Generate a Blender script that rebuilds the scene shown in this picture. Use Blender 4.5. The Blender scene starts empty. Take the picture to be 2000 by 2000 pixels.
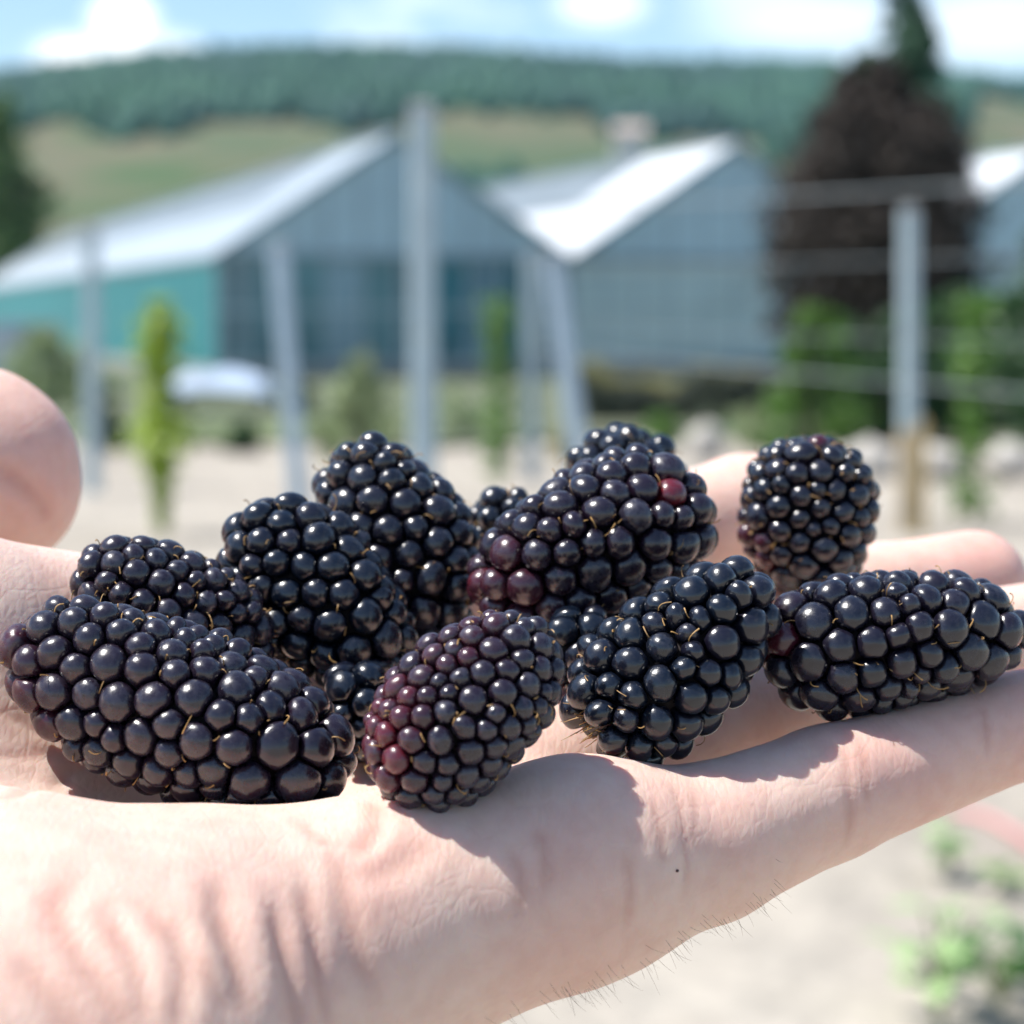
import bpy, math, random
import numpy as np
from mathutils import Vector, Matrix

random.seed(7)
rng = np.random.default_rng(7)
SC = bpy.context.scene
COL = SC.collection
R = math.radians

# ------------------------------------------------------------------ camera
CAM_H = 1.3
F = 4184.0                      # focal length in pixels of a 1932-pixel-wide picture
HALF = 966.0
PITCH = math.atan((HALF - 600.0) / F)
cam_d = bpy.data.cameras.new("camera")
cam = bpy.data.objects.new("camera", cam_d)
COL.objects.link(cam)
cam.location = (0, 0, CAM_H)
cam.rotation_euler = (R(90) - PITCH, 0, 0)
cam_d.sensor_width = 36
cam_d.lens = 18 * F / HALF
cam_d.clip_start = 0.01
cam_d.clip_end = 6000
cam_d.dof.use_dof = True
cam_d.dof.focus_distance = 0.222
cam_d.dof.aperture_fstop = 26
SC.camera = cam

# ------------------------------------------------------------------ sky and sun
SUN_DIR = Vector((-0.47, -0.03, 0.86)).normalized()      # towards the sun
EL = math.asin(SUN_DIR.z)
AZ = math.atan2(SUN_DIR.x, SUN_DIR.y)
world = bpy.data.worlds.new("World")
SC.world = world
world.use_nodes = True
nt = world.node_tree
nt.nodes.clear()


def nd(tree, kind, **kw):
    n = tree.nodes.new(kind)
    for k, v in kw.items():
        setattr(n, k, v)
    return n


out = nd(nt, "ShaderNodeOutputWorld")
bg = nd(nt, "ShaderNodeBackground")
bg.inputs["Strength"].default_value = 0.075
sky = nd(nt, "ShaderNodeTexSky", sky_type="NISHITA")
sky.sun_disc = False
sky.sun_elevation = EL
sky.sun_rotation = AZ
sky.altitude = 300
sky.air_density = 1.0
sky.dust_density = 0.3
sky.ozone_density = 3.0
tc = nd(nt, "ShaderNodeTexCoord")
mp = nd(nt, "ShaderNodeMapping")
mp.inputs["Scale"].default_value = (1.0, 1.0, 2.6)
mp.inputs["Location"].default_value = (3.1, 0.4, 0.0)
nz = nd(nt, "ShaderNodeTexNoise")
nz.inputs["Scale"].default_value = 3.0
nz.inputs["Detail"].default_value = 6
nz.inputs["Roughness"].default_value = 0.55
cr = nd(nt, "ShaderNodeValToRGB")
cr.color_ramp.elements[0].position = 0.57
cr.color_ramp.elements[0].color = (0, 0, 0, 1)
cr.color_ramp.elements[1].position = 0.74
cr.color_ramp.elements[1].color = (1, 1, 1, 1)
mixc = nd(nt, "ShaderNodeMix", data_type="RGBA")
mixc.inputs["B"].default_value = (10.5, 10.8, 11.2, 1)
L = nt.links.new
L(tc.outputs["Generated"], mp.inputs["Vector"])
L(mp.outputs["Vector"], nz.inputs["Vector"])
L(nz.outputs["Fac"], cr.inputs["Fac"])


def blob(u, v, wu, wv, amt):
    """a cloud bank round one direction of the sky"""
    k = math.radians(1) 
    az, el = (u - HALF) / F, (600 - v) / F
    dv = nd(nt, "ShaderNodeVectorMath", operation="SUBTRACT")
    dv.inputs[1].default_value = (math.sin(az) * math.cos(el), math.cos(az) * math.cos(el), math.sin(el))
    sc_ = nd(nt, "ShaderNodeVectorMath", operation="MULTIPLY")
    sc_.inputs[1].default_value = (F / wu, F / wu, F / wv)
    ln_ = nd(nt, "ShaderNodeVectorMath", operation="LENGTH")
    L(tc.outputs["Generated"], dv.inputs[0])
    L(dv.outputs["Vector"], sc_.inputs[0])
    L(sc_.outputs["Vector"], ln_.inputs[0])
    mr = nd(nt, "ShaderNodeMapRange", interpolation_type="SMOOTHSTEP")
    mr.inputs["From Min"].default_value = 1.15
    mr.inputs["From Max"].default_value = 0.25
    mr.inputs["To Min"].default_value = 0
    mr.inputs["To Max"].default_value = amt
    L(ln_.outputs["Value"], mr.inputs["Value"])
    return mr.outputs["Result"]


accu = cr.outputs["Color"]
for bl in ((250, 70, 75, 80, 1.0), (160, 125, 90, 45, 0.9), (330, 110, 80, 40, 0.5), (1130, 25, 110, 50, 0.55), (1520, 55, 260, 66, 0.42), (1850, 70, 260, 90, 0.42), (1430, 15, 180, 40, 0.35), (1700, 110, 260, 40, 0.3)):
    mx_ = nd(nt, "ShaderNodeMath", operation="MAXIMUM")
    L(accu, mx_.inputs[0])
    L(blob(*bl), mx_.inputs[1])
    accu = mx_.outputs["Value"]
L(accu, mixc.inputs["Factor"])
L(sky.outputs["Color"], mixc.inputs["A"])
L(mixc.outputs["Result"], bg.inputs["Color"])
L(bg.outputs["Background"], out.inputs["Surface"])

sun_d = bpy.data.lights.new("sun", "SUN")
sun = bpy.data.objects.new("sun", sun_d)
COL.objects.link(sun)
sun_d.energy = 3.5
sun_d.angle = R(0.5)
sun_d.color = (1.0, 0.96, 0.9)
sun.rotation_euler = SUN_DIR.to_track_quat("Z", "Y").to_euler()
sun.location = (0, 0, 30)

vs = SC.view_settings
vs.view_transform = "Standard"
vs.look = "None"
vs.gamma = 1
vs.exposure = 1.27
vs.use_curve_mapping = False
SC.cycles.use_denoising = True
SC.cycles.max_bounces = 8
SC.cycles.volume_bounces = 0

# ------------------------------------------------------------------ camera rays -> points in the place
FWD = np.array([0, math.cos(PITCH), -math.sin(PITCH)])
UPV = np.array([0, math.sin(PITCH), math.cos(PITCH)])
RGT = np.array([1.0, 0, 0])
C0 = np.array([0, 0, CAM_H])


def ray(u, v):
    return FWD + RGT * ((u - HALF) / F) - UPV * ((v - HALF) / F)


def P(u, v, d):
    """point seen at picture place u, v at depth d metres"""
    return C0 + ray(u, v) * d


def PM(u, v, dmm):
    return P(u, v, dmm / 1000.0)


def G(u, v, z=0.0):
    r = ray(u, v)
    return C0 + r * ((z - CAM_H) / r[2])


def PY(u, v, y):
    r = ray(u, v)
    return C0 + r * (y / r[1])


# ------------------------------------------------------------------ materials
def new_mat(name):
    m = bpy.data.materials.new(name)
    m.use_nodes = True
    t = m.node_tree
    b = t.nodes["Principled BSDF"]
    return m, t, b


def simple(name, col, rough=0.6, noise=0.25, scale=8.0, col2=None, bump=0.0, metal=0.0, detail=5, spec=0.5, coord="Object"):
    m, t, b = new_mat(name)
    tcn = nd(t, "ShaderNodeTexCoord")
    n = nd(t, "ShaderNodeTexNoise")
    n.inputs["Scale"].default_value = scale
    n.inputs["Detail"].default_value = detail
    t.links.new(tcn.outputs[coord], n.inputs["Vector"])
    r = nd(t, "ShaderNodeValToRGB")
    c2 = col2 or tuple(max(0, c * (1 - noise)) for c in col)
    r.color_ramp.elements[0].position = 0.35
    r.color_ramp.elements[1].position = 0.65
    r.color_ramp.elements[0].color = (*c2, 1)
    r.color_ramp.elements[1].color = (*col, 1)
    t.links.new(n.outputs["Fac"], r.inputs["Fac"])
    t.links.new(r.outputs["Color"], b.inputs["Base Color"])
    b.inputs["Roughness"].default_value = rough
    b.inputs["Metallic"].default_value = metal
    b.inputs["Specular IOR Level"].default_value = spec
    if bump:
        bn = nd(t, "ShaderNodeBump")
        bn.inputs["Strength"].default_value = bump
        bn.inputs["Distance"].default_value = 0.02
        t.links.new(n.outputs["Fac"], bn.inputs["Height"])
        t.links.new(bn.outputs["Normal"], b.inputs["Normal"])
    return m


def leafmat(name, c1, c2, rough=0.5, trans=0.25):
    """leaves: colour varies from leaf to leaf, some light comes through"""
    m, t, b = new_mat(name)
    g = nd(t, "ShaderNodeNewGeometry")
    r = nd(t, "ShaderNodeValToRGB")
    r.color_ramp.elements[0].color = (*c1, 1)
    r.color_ramp.elements[1].color = (*c2, 1)
    t.links.new(g.outputs["Random Per Island"], r.inputs["Fac"])
    t.links.new(r.outputs["Color"], b.inputs["Base Color"])
    b.inputs["Roughness"].default_value = rough
    tr = nd(t, "ShaderNodeBsdfTranslucent")
    t.links.new(r.outputs["Color"], tr.inputs["Color"])
    mx = nd(t, "ShaderNodeMixShader")
    mx.inputs["Fac"].default_value = trans
    o = t.nodes["Material Output"]
    t.links.new(b.outputs["BSDF"], mx.inputs[1])
    t.links.new(tr.outputs["BSDF"], mx.inputs[2])
    t.links.new(mx.outputs["Shader"], o.inputs["Surface"])
    return m


# ------------------------------------------------------------------ object helpers
def tag(o, label=None, cat=None, group=None, kind=None):
    if label:
        o["label"] = label
    if cat:
        o["category"] = cat
    if group:
        o["group"] = group
    if kind:
        o["kind"] = kind
    return o


def empty(name, loc, rz=0.0):
    o = bpy.data.objects.new(name, None)
    o.empty_display_size = 0.02
    COL.objects.link(o)
    o.location = loc
    o.rotation_euler = (0, 0, rz)
    return o


def mesh_obj(name, verts, faces, mat, parent=None, smooth=False, loc=(0, 0, 0)):
    me = bpy.data.meshes.new(name)
    if isinstance(verts, np.ndarray):
        verts = verts.tolist()
    if isinstance(faces, np.ndarray):
        faces = faces.tolist()
    me.from_pydata(verts, [], faces)
    me.update()
    if smooth:
        me.polygons.foreach_set("use_smooth", [True] * len(me.polygons))
    if mat:
        me.materials.append(mat)
    o = bpy.data.objects.new(name, me)
    COL.objects.link(o)
    o.location = loc
    if parent:
        o.parent = parent
    return o


class MB:
    """collects simple solids into one mesh"""

    def __init__(s):
        s.v = []
        s.f = []

    def add(s, v, f):
        n = len(s.v)
        s.v += [tuple(float(c) for c in p) for p in v]
        s.f += [tuple(i + n for i in q) for q in f]

    def box(s, c, sx, sy, sz, ax=None):
        ax = ax or (np.array([1, 0, 0]), np.array([0, 1, 0]), np.array([0, 0, 1]))
        c = np.array(c, float)
        v = []
        for k in (-1, 1):
            for j in (-1, 1):
                for i in (-1, 1):
                    v.append(c + ax[0] * i * sx / 2 + ax[1] * j * sy / 2 + ax[2] * k * sz / 2)
        f = [(0, 2, 3, 1), (4, 5, 7, 6), (0, 1, 5, 4), (2, 6, 7, 3), (0, 4, 6, 2), (1, 3, 7, 5)]
        s.add(v, f)

    def bar(s, a, b, w, h, up=(0, 0, 1)):
        a = np.array(a, float)
        b = np.array(b, float)
        d = b - a
        l = np.linalg.norm(d)
        d = d / l
        sd = np.cross(d, np.array(up, float))
        sd /= np.linalg.norm(sd)
        u2 = np.cross(sd, d)
        s.box((a + b) / 2, l, w, h, (d, sd, u2))

    def tube(s, pts, rad, n=6, cap=True):
        pts = [np.array(p, float) for p in pts]
        rad = rad if hasattr(rad, "__len__") else [rad] * len(pts)
        v = []
        prev = None
        for i, p in enumerate(pts):
            d = pts[min(i + 1, len(pts) - 1)] - pts[max(i - 1, 0)]
            d = d / (np.linalg.norm(d) + 1e-12)
            if prev is None:
                a = np.array([0, 0, 1.0]) if abs(d[2]) < 0.9 else np.array([1.0, 0, 0])
                prev = np.cross(d, a)
            x = prev - d * np.dot(prev, d)
            x /= np.linalg.norm(x) + 1e-12
            prev = x
            y = np.cross(d, x)
            for k in range(n):
                t = 2 * math.pi * k / n
                v.append(p + rad[i] * (math.cos(t) * x + math.sin(t) * y))
        f = []
        for i in range(len(pts) - 1):
            for k in range(n):
                a = i * n + k
                b = i * n + (k + 1) % n
                f.append((a, b, b + n, a + n))
        if cap:
            f.append(tuple(range(n))[::-1])
            f.append(tuple(range((len(pts) - 1) * n, len(pts) * n)))
        s.add(v, f)

    def build(s, name, mat, parent=None, smooth=False, rel=None):
        if rel is not None:
            rr = np.array(rel)
            vv = [tuple(np.array(p) - rr) for p in s.v]
        else:
            vv = s.v
        return mesh_obj(name, vv, s.f, mat, parent, smooth)


# ================================================================== THE HAND (signed distance field)
def chain(*pts):
    return [(PM(u, v, d), r / 1000.0) for (u, v, d, r) in pts]


PALM = [
    chain((1090, 1640, 219, 10.3), (700, 1762, 211, 12.9), (350, 1848, 205, 15.8), (0, 1885, 200, 18.5), (-500, 1990, 194, 21.5)),
    chain((520, 1885, 203, 8.5), (250, 2000, 191, 15.0), (-300, 2150, 182, 19)),
    chain((900, 1620, 236, 9.5), (350, 1800, 224, 12.5), (-300, 1850, 212, 17.0)),
    chain((800, 1400, 256, 9.6), (450, 1530, 246, 11.0), (0, 1590, 233, 14.5), (-500, 1750, 215, 20)),
    chain((640, 1215, 272, 9.8), (250, 1235, 257, 11.0), (-150, 1290, 238, 17.0), (-520, 1600, 220, 21)),
]
FOREARM = [chain((-500, 1870, 205, 24), (-1200, 2080, 185, 27))]
arm_a = PM(-1200, 2080, 185)
arm_dir = np.array([-0.72, -0.62, -0.30])
FOREARM.append([(arm_a, 0.027), (arm_a + arm_dir * 0.10, 0.033), (arm_a + arm_dir * 0.20, 0.039)])
FINGERS = [
    chain((1090, 1640, 219, 10.3), (1330, 1592, 224, 7.9), (1560, 1497, 231, 6.9), (1932, 1366, 242, 5.7), (2120, 1316, 248, 5.2)),
    chain((950, 1500, 238, 9.8), (1400, 1350, 253, 8.0), (1750, 1245, 265, 7.4), (2000, 1195, 272, 6.8)),
    chain((800, 1400, 256, 9.6), (1350, 1200, 275, 8.2), (1650, 1136, 288, 7.5), (1838, 1098, 295, 7.0)),
    chain((640, 1215, 272, 9.8), (1100, 1065, 292, 8.4), (1400, 968, 304, 7.9), (1545, 930, 311, 7.0)),
]
THUMB = [chain((-520, 1560, 214, 20), (-420, 1180, 246, 14.5), (-230, 905, 272, 10.6), (-58, 856, 284, 9.4), (-14, 886, 284, 9.0), (4, 935, 284, 8.5))]


def seg_sdf(p, a, ra, b, rb):
    ba = b - a
    l2 = float(np.dot(ba, ba))
    pa = p - a
    h = np.clip((pa @ ba) / l2, 0, 1)
    q = pa - h[..., None] * ba
    return np.sqrt((q * q).sum(-1)) - (ra + (rb - ra) * h)


def smin(a, b, k):
    h = np.clip(0.5 + 0.5 * (b - a) / k, 0, 1)
    return b + (a - b) * h - k * h * (1 - h)


def hand_sdf(p):
    """p: N x 3 world points"""
    big = 0.2

    def chains(cs, k, inner):
        d = None
        for c in cs:
            e = None
            for i in range(len(c) - 1):
                s = seg_sdf(p, c[i][0], c[i][1], c[i + 1][0], c[i + 1][1])
                e = s if e is None else smin(e, s, inner)
            d = e if d is None else smin(d, e, k)
        return d
    palm = chains(PALM + FOREARM, 0.010, 0.002)
    fing = chains(FINGERS, 0.0012, 0.0015)
    th = chains(THUMB, 0.004, 0.007)
    return smin(smin(palm, fing, 0.0050), th, 0.006)


def axis_coords(lo, flo, fhi, hi, step, cstep):
    a = np.arange(flo, fhi, step)
    l = []
    x, s = flo, step
    while x > lo:
        s = min(s * 1.15, cstep)
        x -= s
        l.append(x)
    h = []
    x, s = a[-1], step
    while x < hi:
        s = min(s * 1.15, cstep)
        x += s
        h.append(x)
    return np.array(l[::-1] + a.tolist() + h)


def surface_nets(vol, xs, ys, zs):
    s = vol < 0
    nx, ny, nz = vol.shape
    cs = [s[i:nx - 1 + i, j:ny - 1 + j, k:nz - 1 + k] for i in (0, 1) for j in (0, 1) for k in (0, 1)]
    tot = sum(c.astype(np.int8) for c in cs)
    act = (tot > 0) & (tot < 8)
    ijk = np.argwhere(act)
    idx = -np.ones(act.shape, np.int64)
    idx[act] = np.arange(len(ijk))
    acc = np.zeros((len(ijk), 3))
    cnt = np.zeros(len(ijk))
    cor = [(i, j, k) for i in (0, 1) for j in (0, 1) for k in (0, 1)]
    for a in cor:
        for ax in range(3):
            if a[ax]:
                continue
            b = list(a)
            b[ax] = 1
            va = vol[ijk[:, 0] + a[0], ijk[:, 1] + a[1], ijk[:, 2] + a[2]]
            vb = vol[ijk[:, 0] + b[0], ijk[:, 1] + b[1], ijk[:, 2] + b[2]]
            m = (va < 0) != (vb < 0)
            t = np.where(m, va / np.where(va - vb == 0, 1, va - vb), 0)
            pt = np.array(a, float)[None].repeat(len(ijk), 0)
            pt[:, ax] = t
            acc[m] += pt[m]
            cnt[m] += 1
    g = ijk + acc / cnt[:, None]
    V = np.stack([np.interp(g[:, 0], np.arange(nx), xs), np.interp(g[:, 1], np.arange(ny), ys), np.interp(g[:, 2], np.arange(nz), zs)], 1)
    faces = []
    # x edges
    def quads(sa, sb, offs):
        e = np.argwhere(sa != sb)
        return e
    e = np.argwhere(s[:-1, 1:-1, 1:-1] != s[1:, 1:-1, 1:-1])
    i, j, k = e[:, 0], e[:, 1] + 1, e[:, 2] + 1
    f = np.stack([idx[i, j - 1, k - 1], idx[i, j, k - 1], idx[i, j, k], idx[i, j - 1, k]], 1)
    fl = ~s[i, j, k]
    f[fl] = f[fl][:, ::-1]
    faces.append(f)
    e = np.argwhere(s[1:-1, :-1, 1:-1] != s[1:-1, 1:, 1:-1])
    i, j, k = e[:, 0] + 1, e[:, 1], e[:, 2] + 1
    f = np.stack([idx[i - 1, j, k - 1], idx[i - 1, j, k], idx[i, j, k], idx[i, j, k - 1]], 1)
    fl = ~s[i, j, k]
    f[fl] = f[fl][:, ::-1]
    faces.append(f)
    e = np.argwhere(s[1:-1, 1:-1, :-1] != s[1:-1, 1:-1, 1:])
    i, j, k = e[:, 0] + 1, e[:, 1] + 1, e[:, 2]
    f = np.stack([idx[i - 1, j - 1, k], idx[i, j - 1, k], idx[i, j, k], idx[i - 1, j, k]], 1)
    fl = ~s[i, j, k]
    f[fl] = f[fl][:, ::-1]
    faces.append(f)
    return V, np.concatenate(faces)


def hand_mesh(step=0.0007):
    X = axis_coords(-0.30, -0.066, 0.074, 0.095, step, 0.005)
    Y = axis_coords(0.0, 0.172, 0.325, 0.335, step, 0.005)
    Z = axis_coords(CAM_H - 0.20, CAM_H - 0.085, CAM_H - 0.006, CAM_H + 0.0, step, 0.005)
    vol = np.full((len(X), len(Y), len(Z)), 1.0, np.float32)
    # coarse pass first, evaluate the fine values only near the surface
    st = 6
    xi = np.arange(0, len(X), st)
    yi = np.arange(0, len(Y), st)
    zi = np.arange(0, len(Z), st)
    A = np.stack(np.meshgrid(X[xi], Y[yi], Z[zi], indexing="ij"), -1)
    c = hand_sdf(A.reshape(-1, 3)).reshape(A.shape[:3])
    for a in range(len(xi)):
        for b in range(len(yi)):
            i0, i1 = xi[a], min(xi[a] + st, len(X))
            j0, j1 = yi[b], min(yi[b] + st, len(Y))
            hx = X[min(i1, len(X) - 1)] - X[i0]
            hy = Y[min(j1, len(Y) - 1)] - Y[j0]
            row = c[a, b]
            hz = np.diff(np.append(Z[zi], Z[-1]))
            rad = np.sqrt(hx ** 2 + hy ** 2 + hz ** 2) * 1.15
            for k in range(len(zi)):
                k0, k1 = zi[k], min(zi[k] + st, len(Z))
                if abs(row[k]) > rad[k]:
                    vol[i0:i1, j0:j1, k0:k1] = row[k]
                else:
                    B = np.stack(np.meshgrid(X[i0:i1], Y[j0:j1], Z[k0:k1], indexing="ij"), -1)
                    vol[i0:i1, j0:j1, k0:k1] = hand_sdf(B.reshape(-1, 3)).reshape(B.shape[:3])
    return surface_nets(vol, X, Y, Z)


def march(u, v, d0=0.15, d1=0.36):
    d = d0
    r = ray(u, v)
    for _ in range(200):
        s = float(hand_sdf((C0 + r * d)[None])[0])
        if s < 2e-5:
            return C0 + r * d
        d += s * 0.8
        if d > d1:
            return None
    return C0 + r * d


def catmull(pts, n=8):
    pts = [np.array(p, float) for p in pts]
    q = [2 * pts[0] - pts[1]] + pts + [2 * pts[-1] - pts[-2]]
    o = []
    for i in range(1, len(q) - 2):
        for t in np.linspace(0, 1, n, endpoint=False):
            a, b, c, d = q[i - 1], q[i], q[i + 1], q[i + 2]
            o.append(0.5 * (2 * b + (c - a) * t + (2 * a - 5 * b + 4 * c - d) * t * t + (3 * b - a - 3 * c + d) * t ** 3))
    o.append(pts[-1])
    return o


V, FQ = hand_mesh()
# smooth a little
ed = np.concatenate([FQ[:, [0, 1]], FQ[:, [1, 2]], FQ[:, [2, 3]], FQ[:, [3, 0]]])
deg = np.bincount(ed[:, 0], minlength=len(V)) + np.bincount(ed[:, 1], minlength=len(V))
for _ in range(5):
    acc = np.zeros_like(V)
    for c in range(3):
        acc[:, c] = np.bincount(ed[:, 0], V[ed[:, 1], c], len(V)) + np.bincount(ed[:, 1], V[ed[:, 0], c], len(V))
    V = V * 0.45 + 0.55 * acc / deg[:, None]


def sdf_grad(p, e=4e-4):
    g = np.zeros_like(p)
    for c in range(3):
        o = np.zeros(3)
        o[c] = e
        g[:, c] = hand_sdf(p + o) - hand_sdf(p - o)
    return g / (np.linalg.norm(g, axis=1, keepdims=True) + 1e-12)


NRM = sdf_grad(V)

# creases and folds of the skin: polylines lying on the surface, (points, depth mm, half width mm)
CREASES = [
    # soft folds on the heel of the hand, towards the wrist
    ([(255, 1690), (330, 1770), (400, 1850), (440, 1940)], 0.75, 1.3),
    ([(150, 1640), (110, 1720), (150, 1800), (215, 1900), (235, 1960)], 0.55, 1.5),
    ([(200, 1720), (245, 1800), (270, 1880), (275, 1960)], 0.6, 1.1),
    ([(330, 1720), (345, 1800), (340, 1890), (330, 1960)], 0.5, 1.1),
    ([(415, 1640), (425, 1740), (450, 1830), (465, 1940)], 1.05, 1.7),
    ([(520, 1700), (535, 1790), (555, 1880), (570, 1960)], 0.8, 1.3),
    ([(570, 1640), (585, 1740), (605, 1850), (620, 1940)], 0.5, 1.1),
    ([(20, 1800), (70, 1850), (130, 1930), (150, 1970)], 0.6, 1.5),
    ([(640, 1600), (650, 1680), (670, 1780), (700, 1880)], 0.45, 1.3),
    # fold at the end of the palm line
    ([(700, 1500), (715, 1545), (700, 1585), (665, 1620)], 0.55, 1.0),
    ([(815, 1575), (770, 1622), (715, 1645), (660, 1650)], 0.40, 1.5),
    ([(560, 1545), (600, 1580), (640, 1600)], 0.4, 0.9),
    # crease at the root of the little finger and at its joints
    ([(1262, 1470), (1285, 1530), (1295, 1600), (1290, 1690)], 0.28, 0.55),
    ([(1225, 1500), (1245, 1560), (1250, 1640)], 0.22, 0.6),
    ([(1300, 1480), (1312, 1540), (1305, 1600)], 0.16, 0.45),
    ([(1180, 1600), (1190, 1680), (1180, 1760)], 0.20, 0.7),
    ([(1588, 1400), (1600, 1460), (1605, 1530), (1595, 1600)], 0.30, 0.7),
    ([(1620, 1390), (1632, 1460), (1636, 1520)], 0.18, 0.6),
    ([(1850, 1330), (1862, 1380), (1862, 1430)], 0.2, 0.6),
    ([(1010, 1560), (1030, 1620), (1025, 1700)], 0.22, 0.8),
    ([(960, 1600), (985, 1660), (975, 1740)], 0.2, 0.8),
    # left: heel lines between thumb mound and palm
    ([(-20, 1500), (40, 1495), (120, 1470), (180, 1440)], 0.5, 0.9),
    ([(-20, 1330), (40, 1360), (90, 1390)], 0.3, 0.8),
    ([(-20, 1420), (50, 1425), (110, 1415)], 0.25, 0.8),
    # flexion crease of the thumb tip
    ([(-40, 870), (30, 905), (75, 945), (90, 985)], 0.55, 1.6),
]
CRPTS = []
for pts, dep, wid in CREASES:
    q = [march(u, v) for u, v in pts]
    q = [x for x in q if x is not None]
    if len(q) > 1:
        CRPTS.append((np.array(catmull(q, 8)), dep / 1000, wid / 1000 * 0.85))


def poly_dist(p, poly):
    best = np.full(len(p), 1e9)
    tt = np.zeros(len(p))
    n = len(poly) - 1
    for i in range(n):
        a, b = poly[i], poly[i + 1]
        ba = b - a
        h = np.clip(((p - a) @ ba) / (np.dot(ba, ba) + 1e-15), 0, 1)
        d = np.linalg.norm(p - a - h[:, None] * ba, axis=1)
        m = d < best
        best[m] = d[m]
        tt[m] = (i + h[m]) / n
    return best, tt


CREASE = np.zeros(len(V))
# blood under the skin: redder finger ends and pads
FLUSH = np.zeros(len(V))
for (u_, v_, d_, r_, a_) in ((20, 880, 280, 15, 0.9), (1850, 1095, 290, 14, 1.0), (1545, 930, 305, 14, 0.8), (1700, 1450, 232, 20, 0.55), (300, 1640, 195, 14, 0.45),
                            (640, 1600, 205, 9, 0.6), (1330, 1500, 220, 9, 0.5), (60, 1700, 190, 12, 0.5), (1000, 1700, 212, 12, 0.35), (1960, 1350, 240, 14, 0.8)):
    FLUSH = np.maximum(FLUSH, a_ * np.exp(-(np.linalg.norm(V - PM(u_, v_, d_), axis=1) / (r_ / 1000)) ** 2))
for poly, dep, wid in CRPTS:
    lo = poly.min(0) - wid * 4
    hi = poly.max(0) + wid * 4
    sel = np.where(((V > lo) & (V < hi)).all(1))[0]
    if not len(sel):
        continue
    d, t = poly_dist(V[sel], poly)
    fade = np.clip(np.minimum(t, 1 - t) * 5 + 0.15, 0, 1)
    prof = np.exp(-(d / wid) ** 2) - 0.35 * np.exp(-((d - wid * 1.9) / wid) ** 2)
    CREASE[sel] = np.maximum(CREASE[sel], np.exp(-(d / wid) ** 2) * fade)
    V[sel] -= NRM[sel] * (prof * fade * dep * 0.50)[:, None]

# skin
skin, t, b = new_mat("skin")
tcn = nd(t, "ShaderNodeTexCoord")
n1 = nd(t, "ShaderNodeTexNoise")
n1.inputs["Scale"].default_value = 75
n1.inputs["Detail"].default_value = 4
n2 = nd(t, "ShaderNodeTexNoise")
n2.inputs["Scale"].default_value = 420
n2.inputs["Detail"].default_value = 3
r1 = nd(t, "ShaderNodeValToRGB")
r1.color_ramp.elements[0].position = 0.33
r1.color_ramp.elements[0].color = (0.62, 0.425, 0.355, 1)
r1.color_ramp.elements[1].position = 0.66
r1.color_ramp.elements[1].color = (0.67, 0.505, 0.42, 1)
r2 = nd(t, "ShaderNodeValToRGB")
r2.color_ramp.elements[0].position = 0.35
r2.color_ramp.elements[0].color = (0.95, 0.91, 0.90, 1)
r2.color_ramp.elements[1].position = 0.6
r2.color_ramp.elements[1].color = (1, 1, 1, 1)
mul = nd(t, "ShaderNodeMix", data_type="RGBA", blend_type="MULTIPLY")
mul.inputs["Factor"].default_value = 1.0
at1 = nd(t, "ShaderNodeAttribute", attribute_name="flush")
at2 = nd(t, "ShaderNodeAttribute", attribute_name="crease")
fl = nd(t, "ShaderNodeMix", data_type="RGBA")
fl.inputs["B"].default_value = (0.66, 0.335, 0.285, 1)
cm = nd(t, "ShaderNodeMath", operation="MULTIPLY")
cm.inputs[1].default_value = 0.5
t.links.new(at1.outputs["Fac"], cm.inputs[0])
t.links.new(cm.outputs["Value"], fl.inputs["Factor"])
t.links.new(r1.outputs["Color"], fl.inputs["A"])
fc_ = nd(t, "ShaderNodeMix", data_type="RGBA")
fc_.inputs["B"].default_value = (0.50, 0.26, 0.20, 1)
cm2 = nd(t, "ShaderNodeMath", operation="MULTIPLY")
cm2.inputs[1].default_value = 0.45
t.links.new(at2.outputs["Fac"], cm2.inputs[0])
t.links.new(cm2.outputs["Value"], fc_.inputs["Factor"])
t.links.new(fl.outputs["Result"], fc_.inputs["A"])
t.links.new(tcn.outputs["Object"], n1.inputs["Vector"])
t.links.new(tcn.outputs["Object"], n2.inputs["Vector"])
t.links.new(n1.outputs["Fac"], r1.inputs["Fac"])
t.links.new(n2.outputs["Fac"], r2.inputs["Fac"])
t.links.new(fc_.outputs["Result"], mul.inputs["A"])
t.links.new(r2.outputs["Color"], mul.inputs["B"])
t.links.new(mul.outputs["Result"], b.inputs["Base Color"])
b.inputs["Roughness"].default_value = 0.52
b.inputs["Specular IOR Level"].default_value = 0.4
b.inputs["Subsurface Weight"].default_value = 0.6
b.inputs["Subsurface Radius"].default_value = (1.0, 0.35, 0.18)
b.inputs["Subsurface Scale"].default_value = 0.0032
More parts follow.
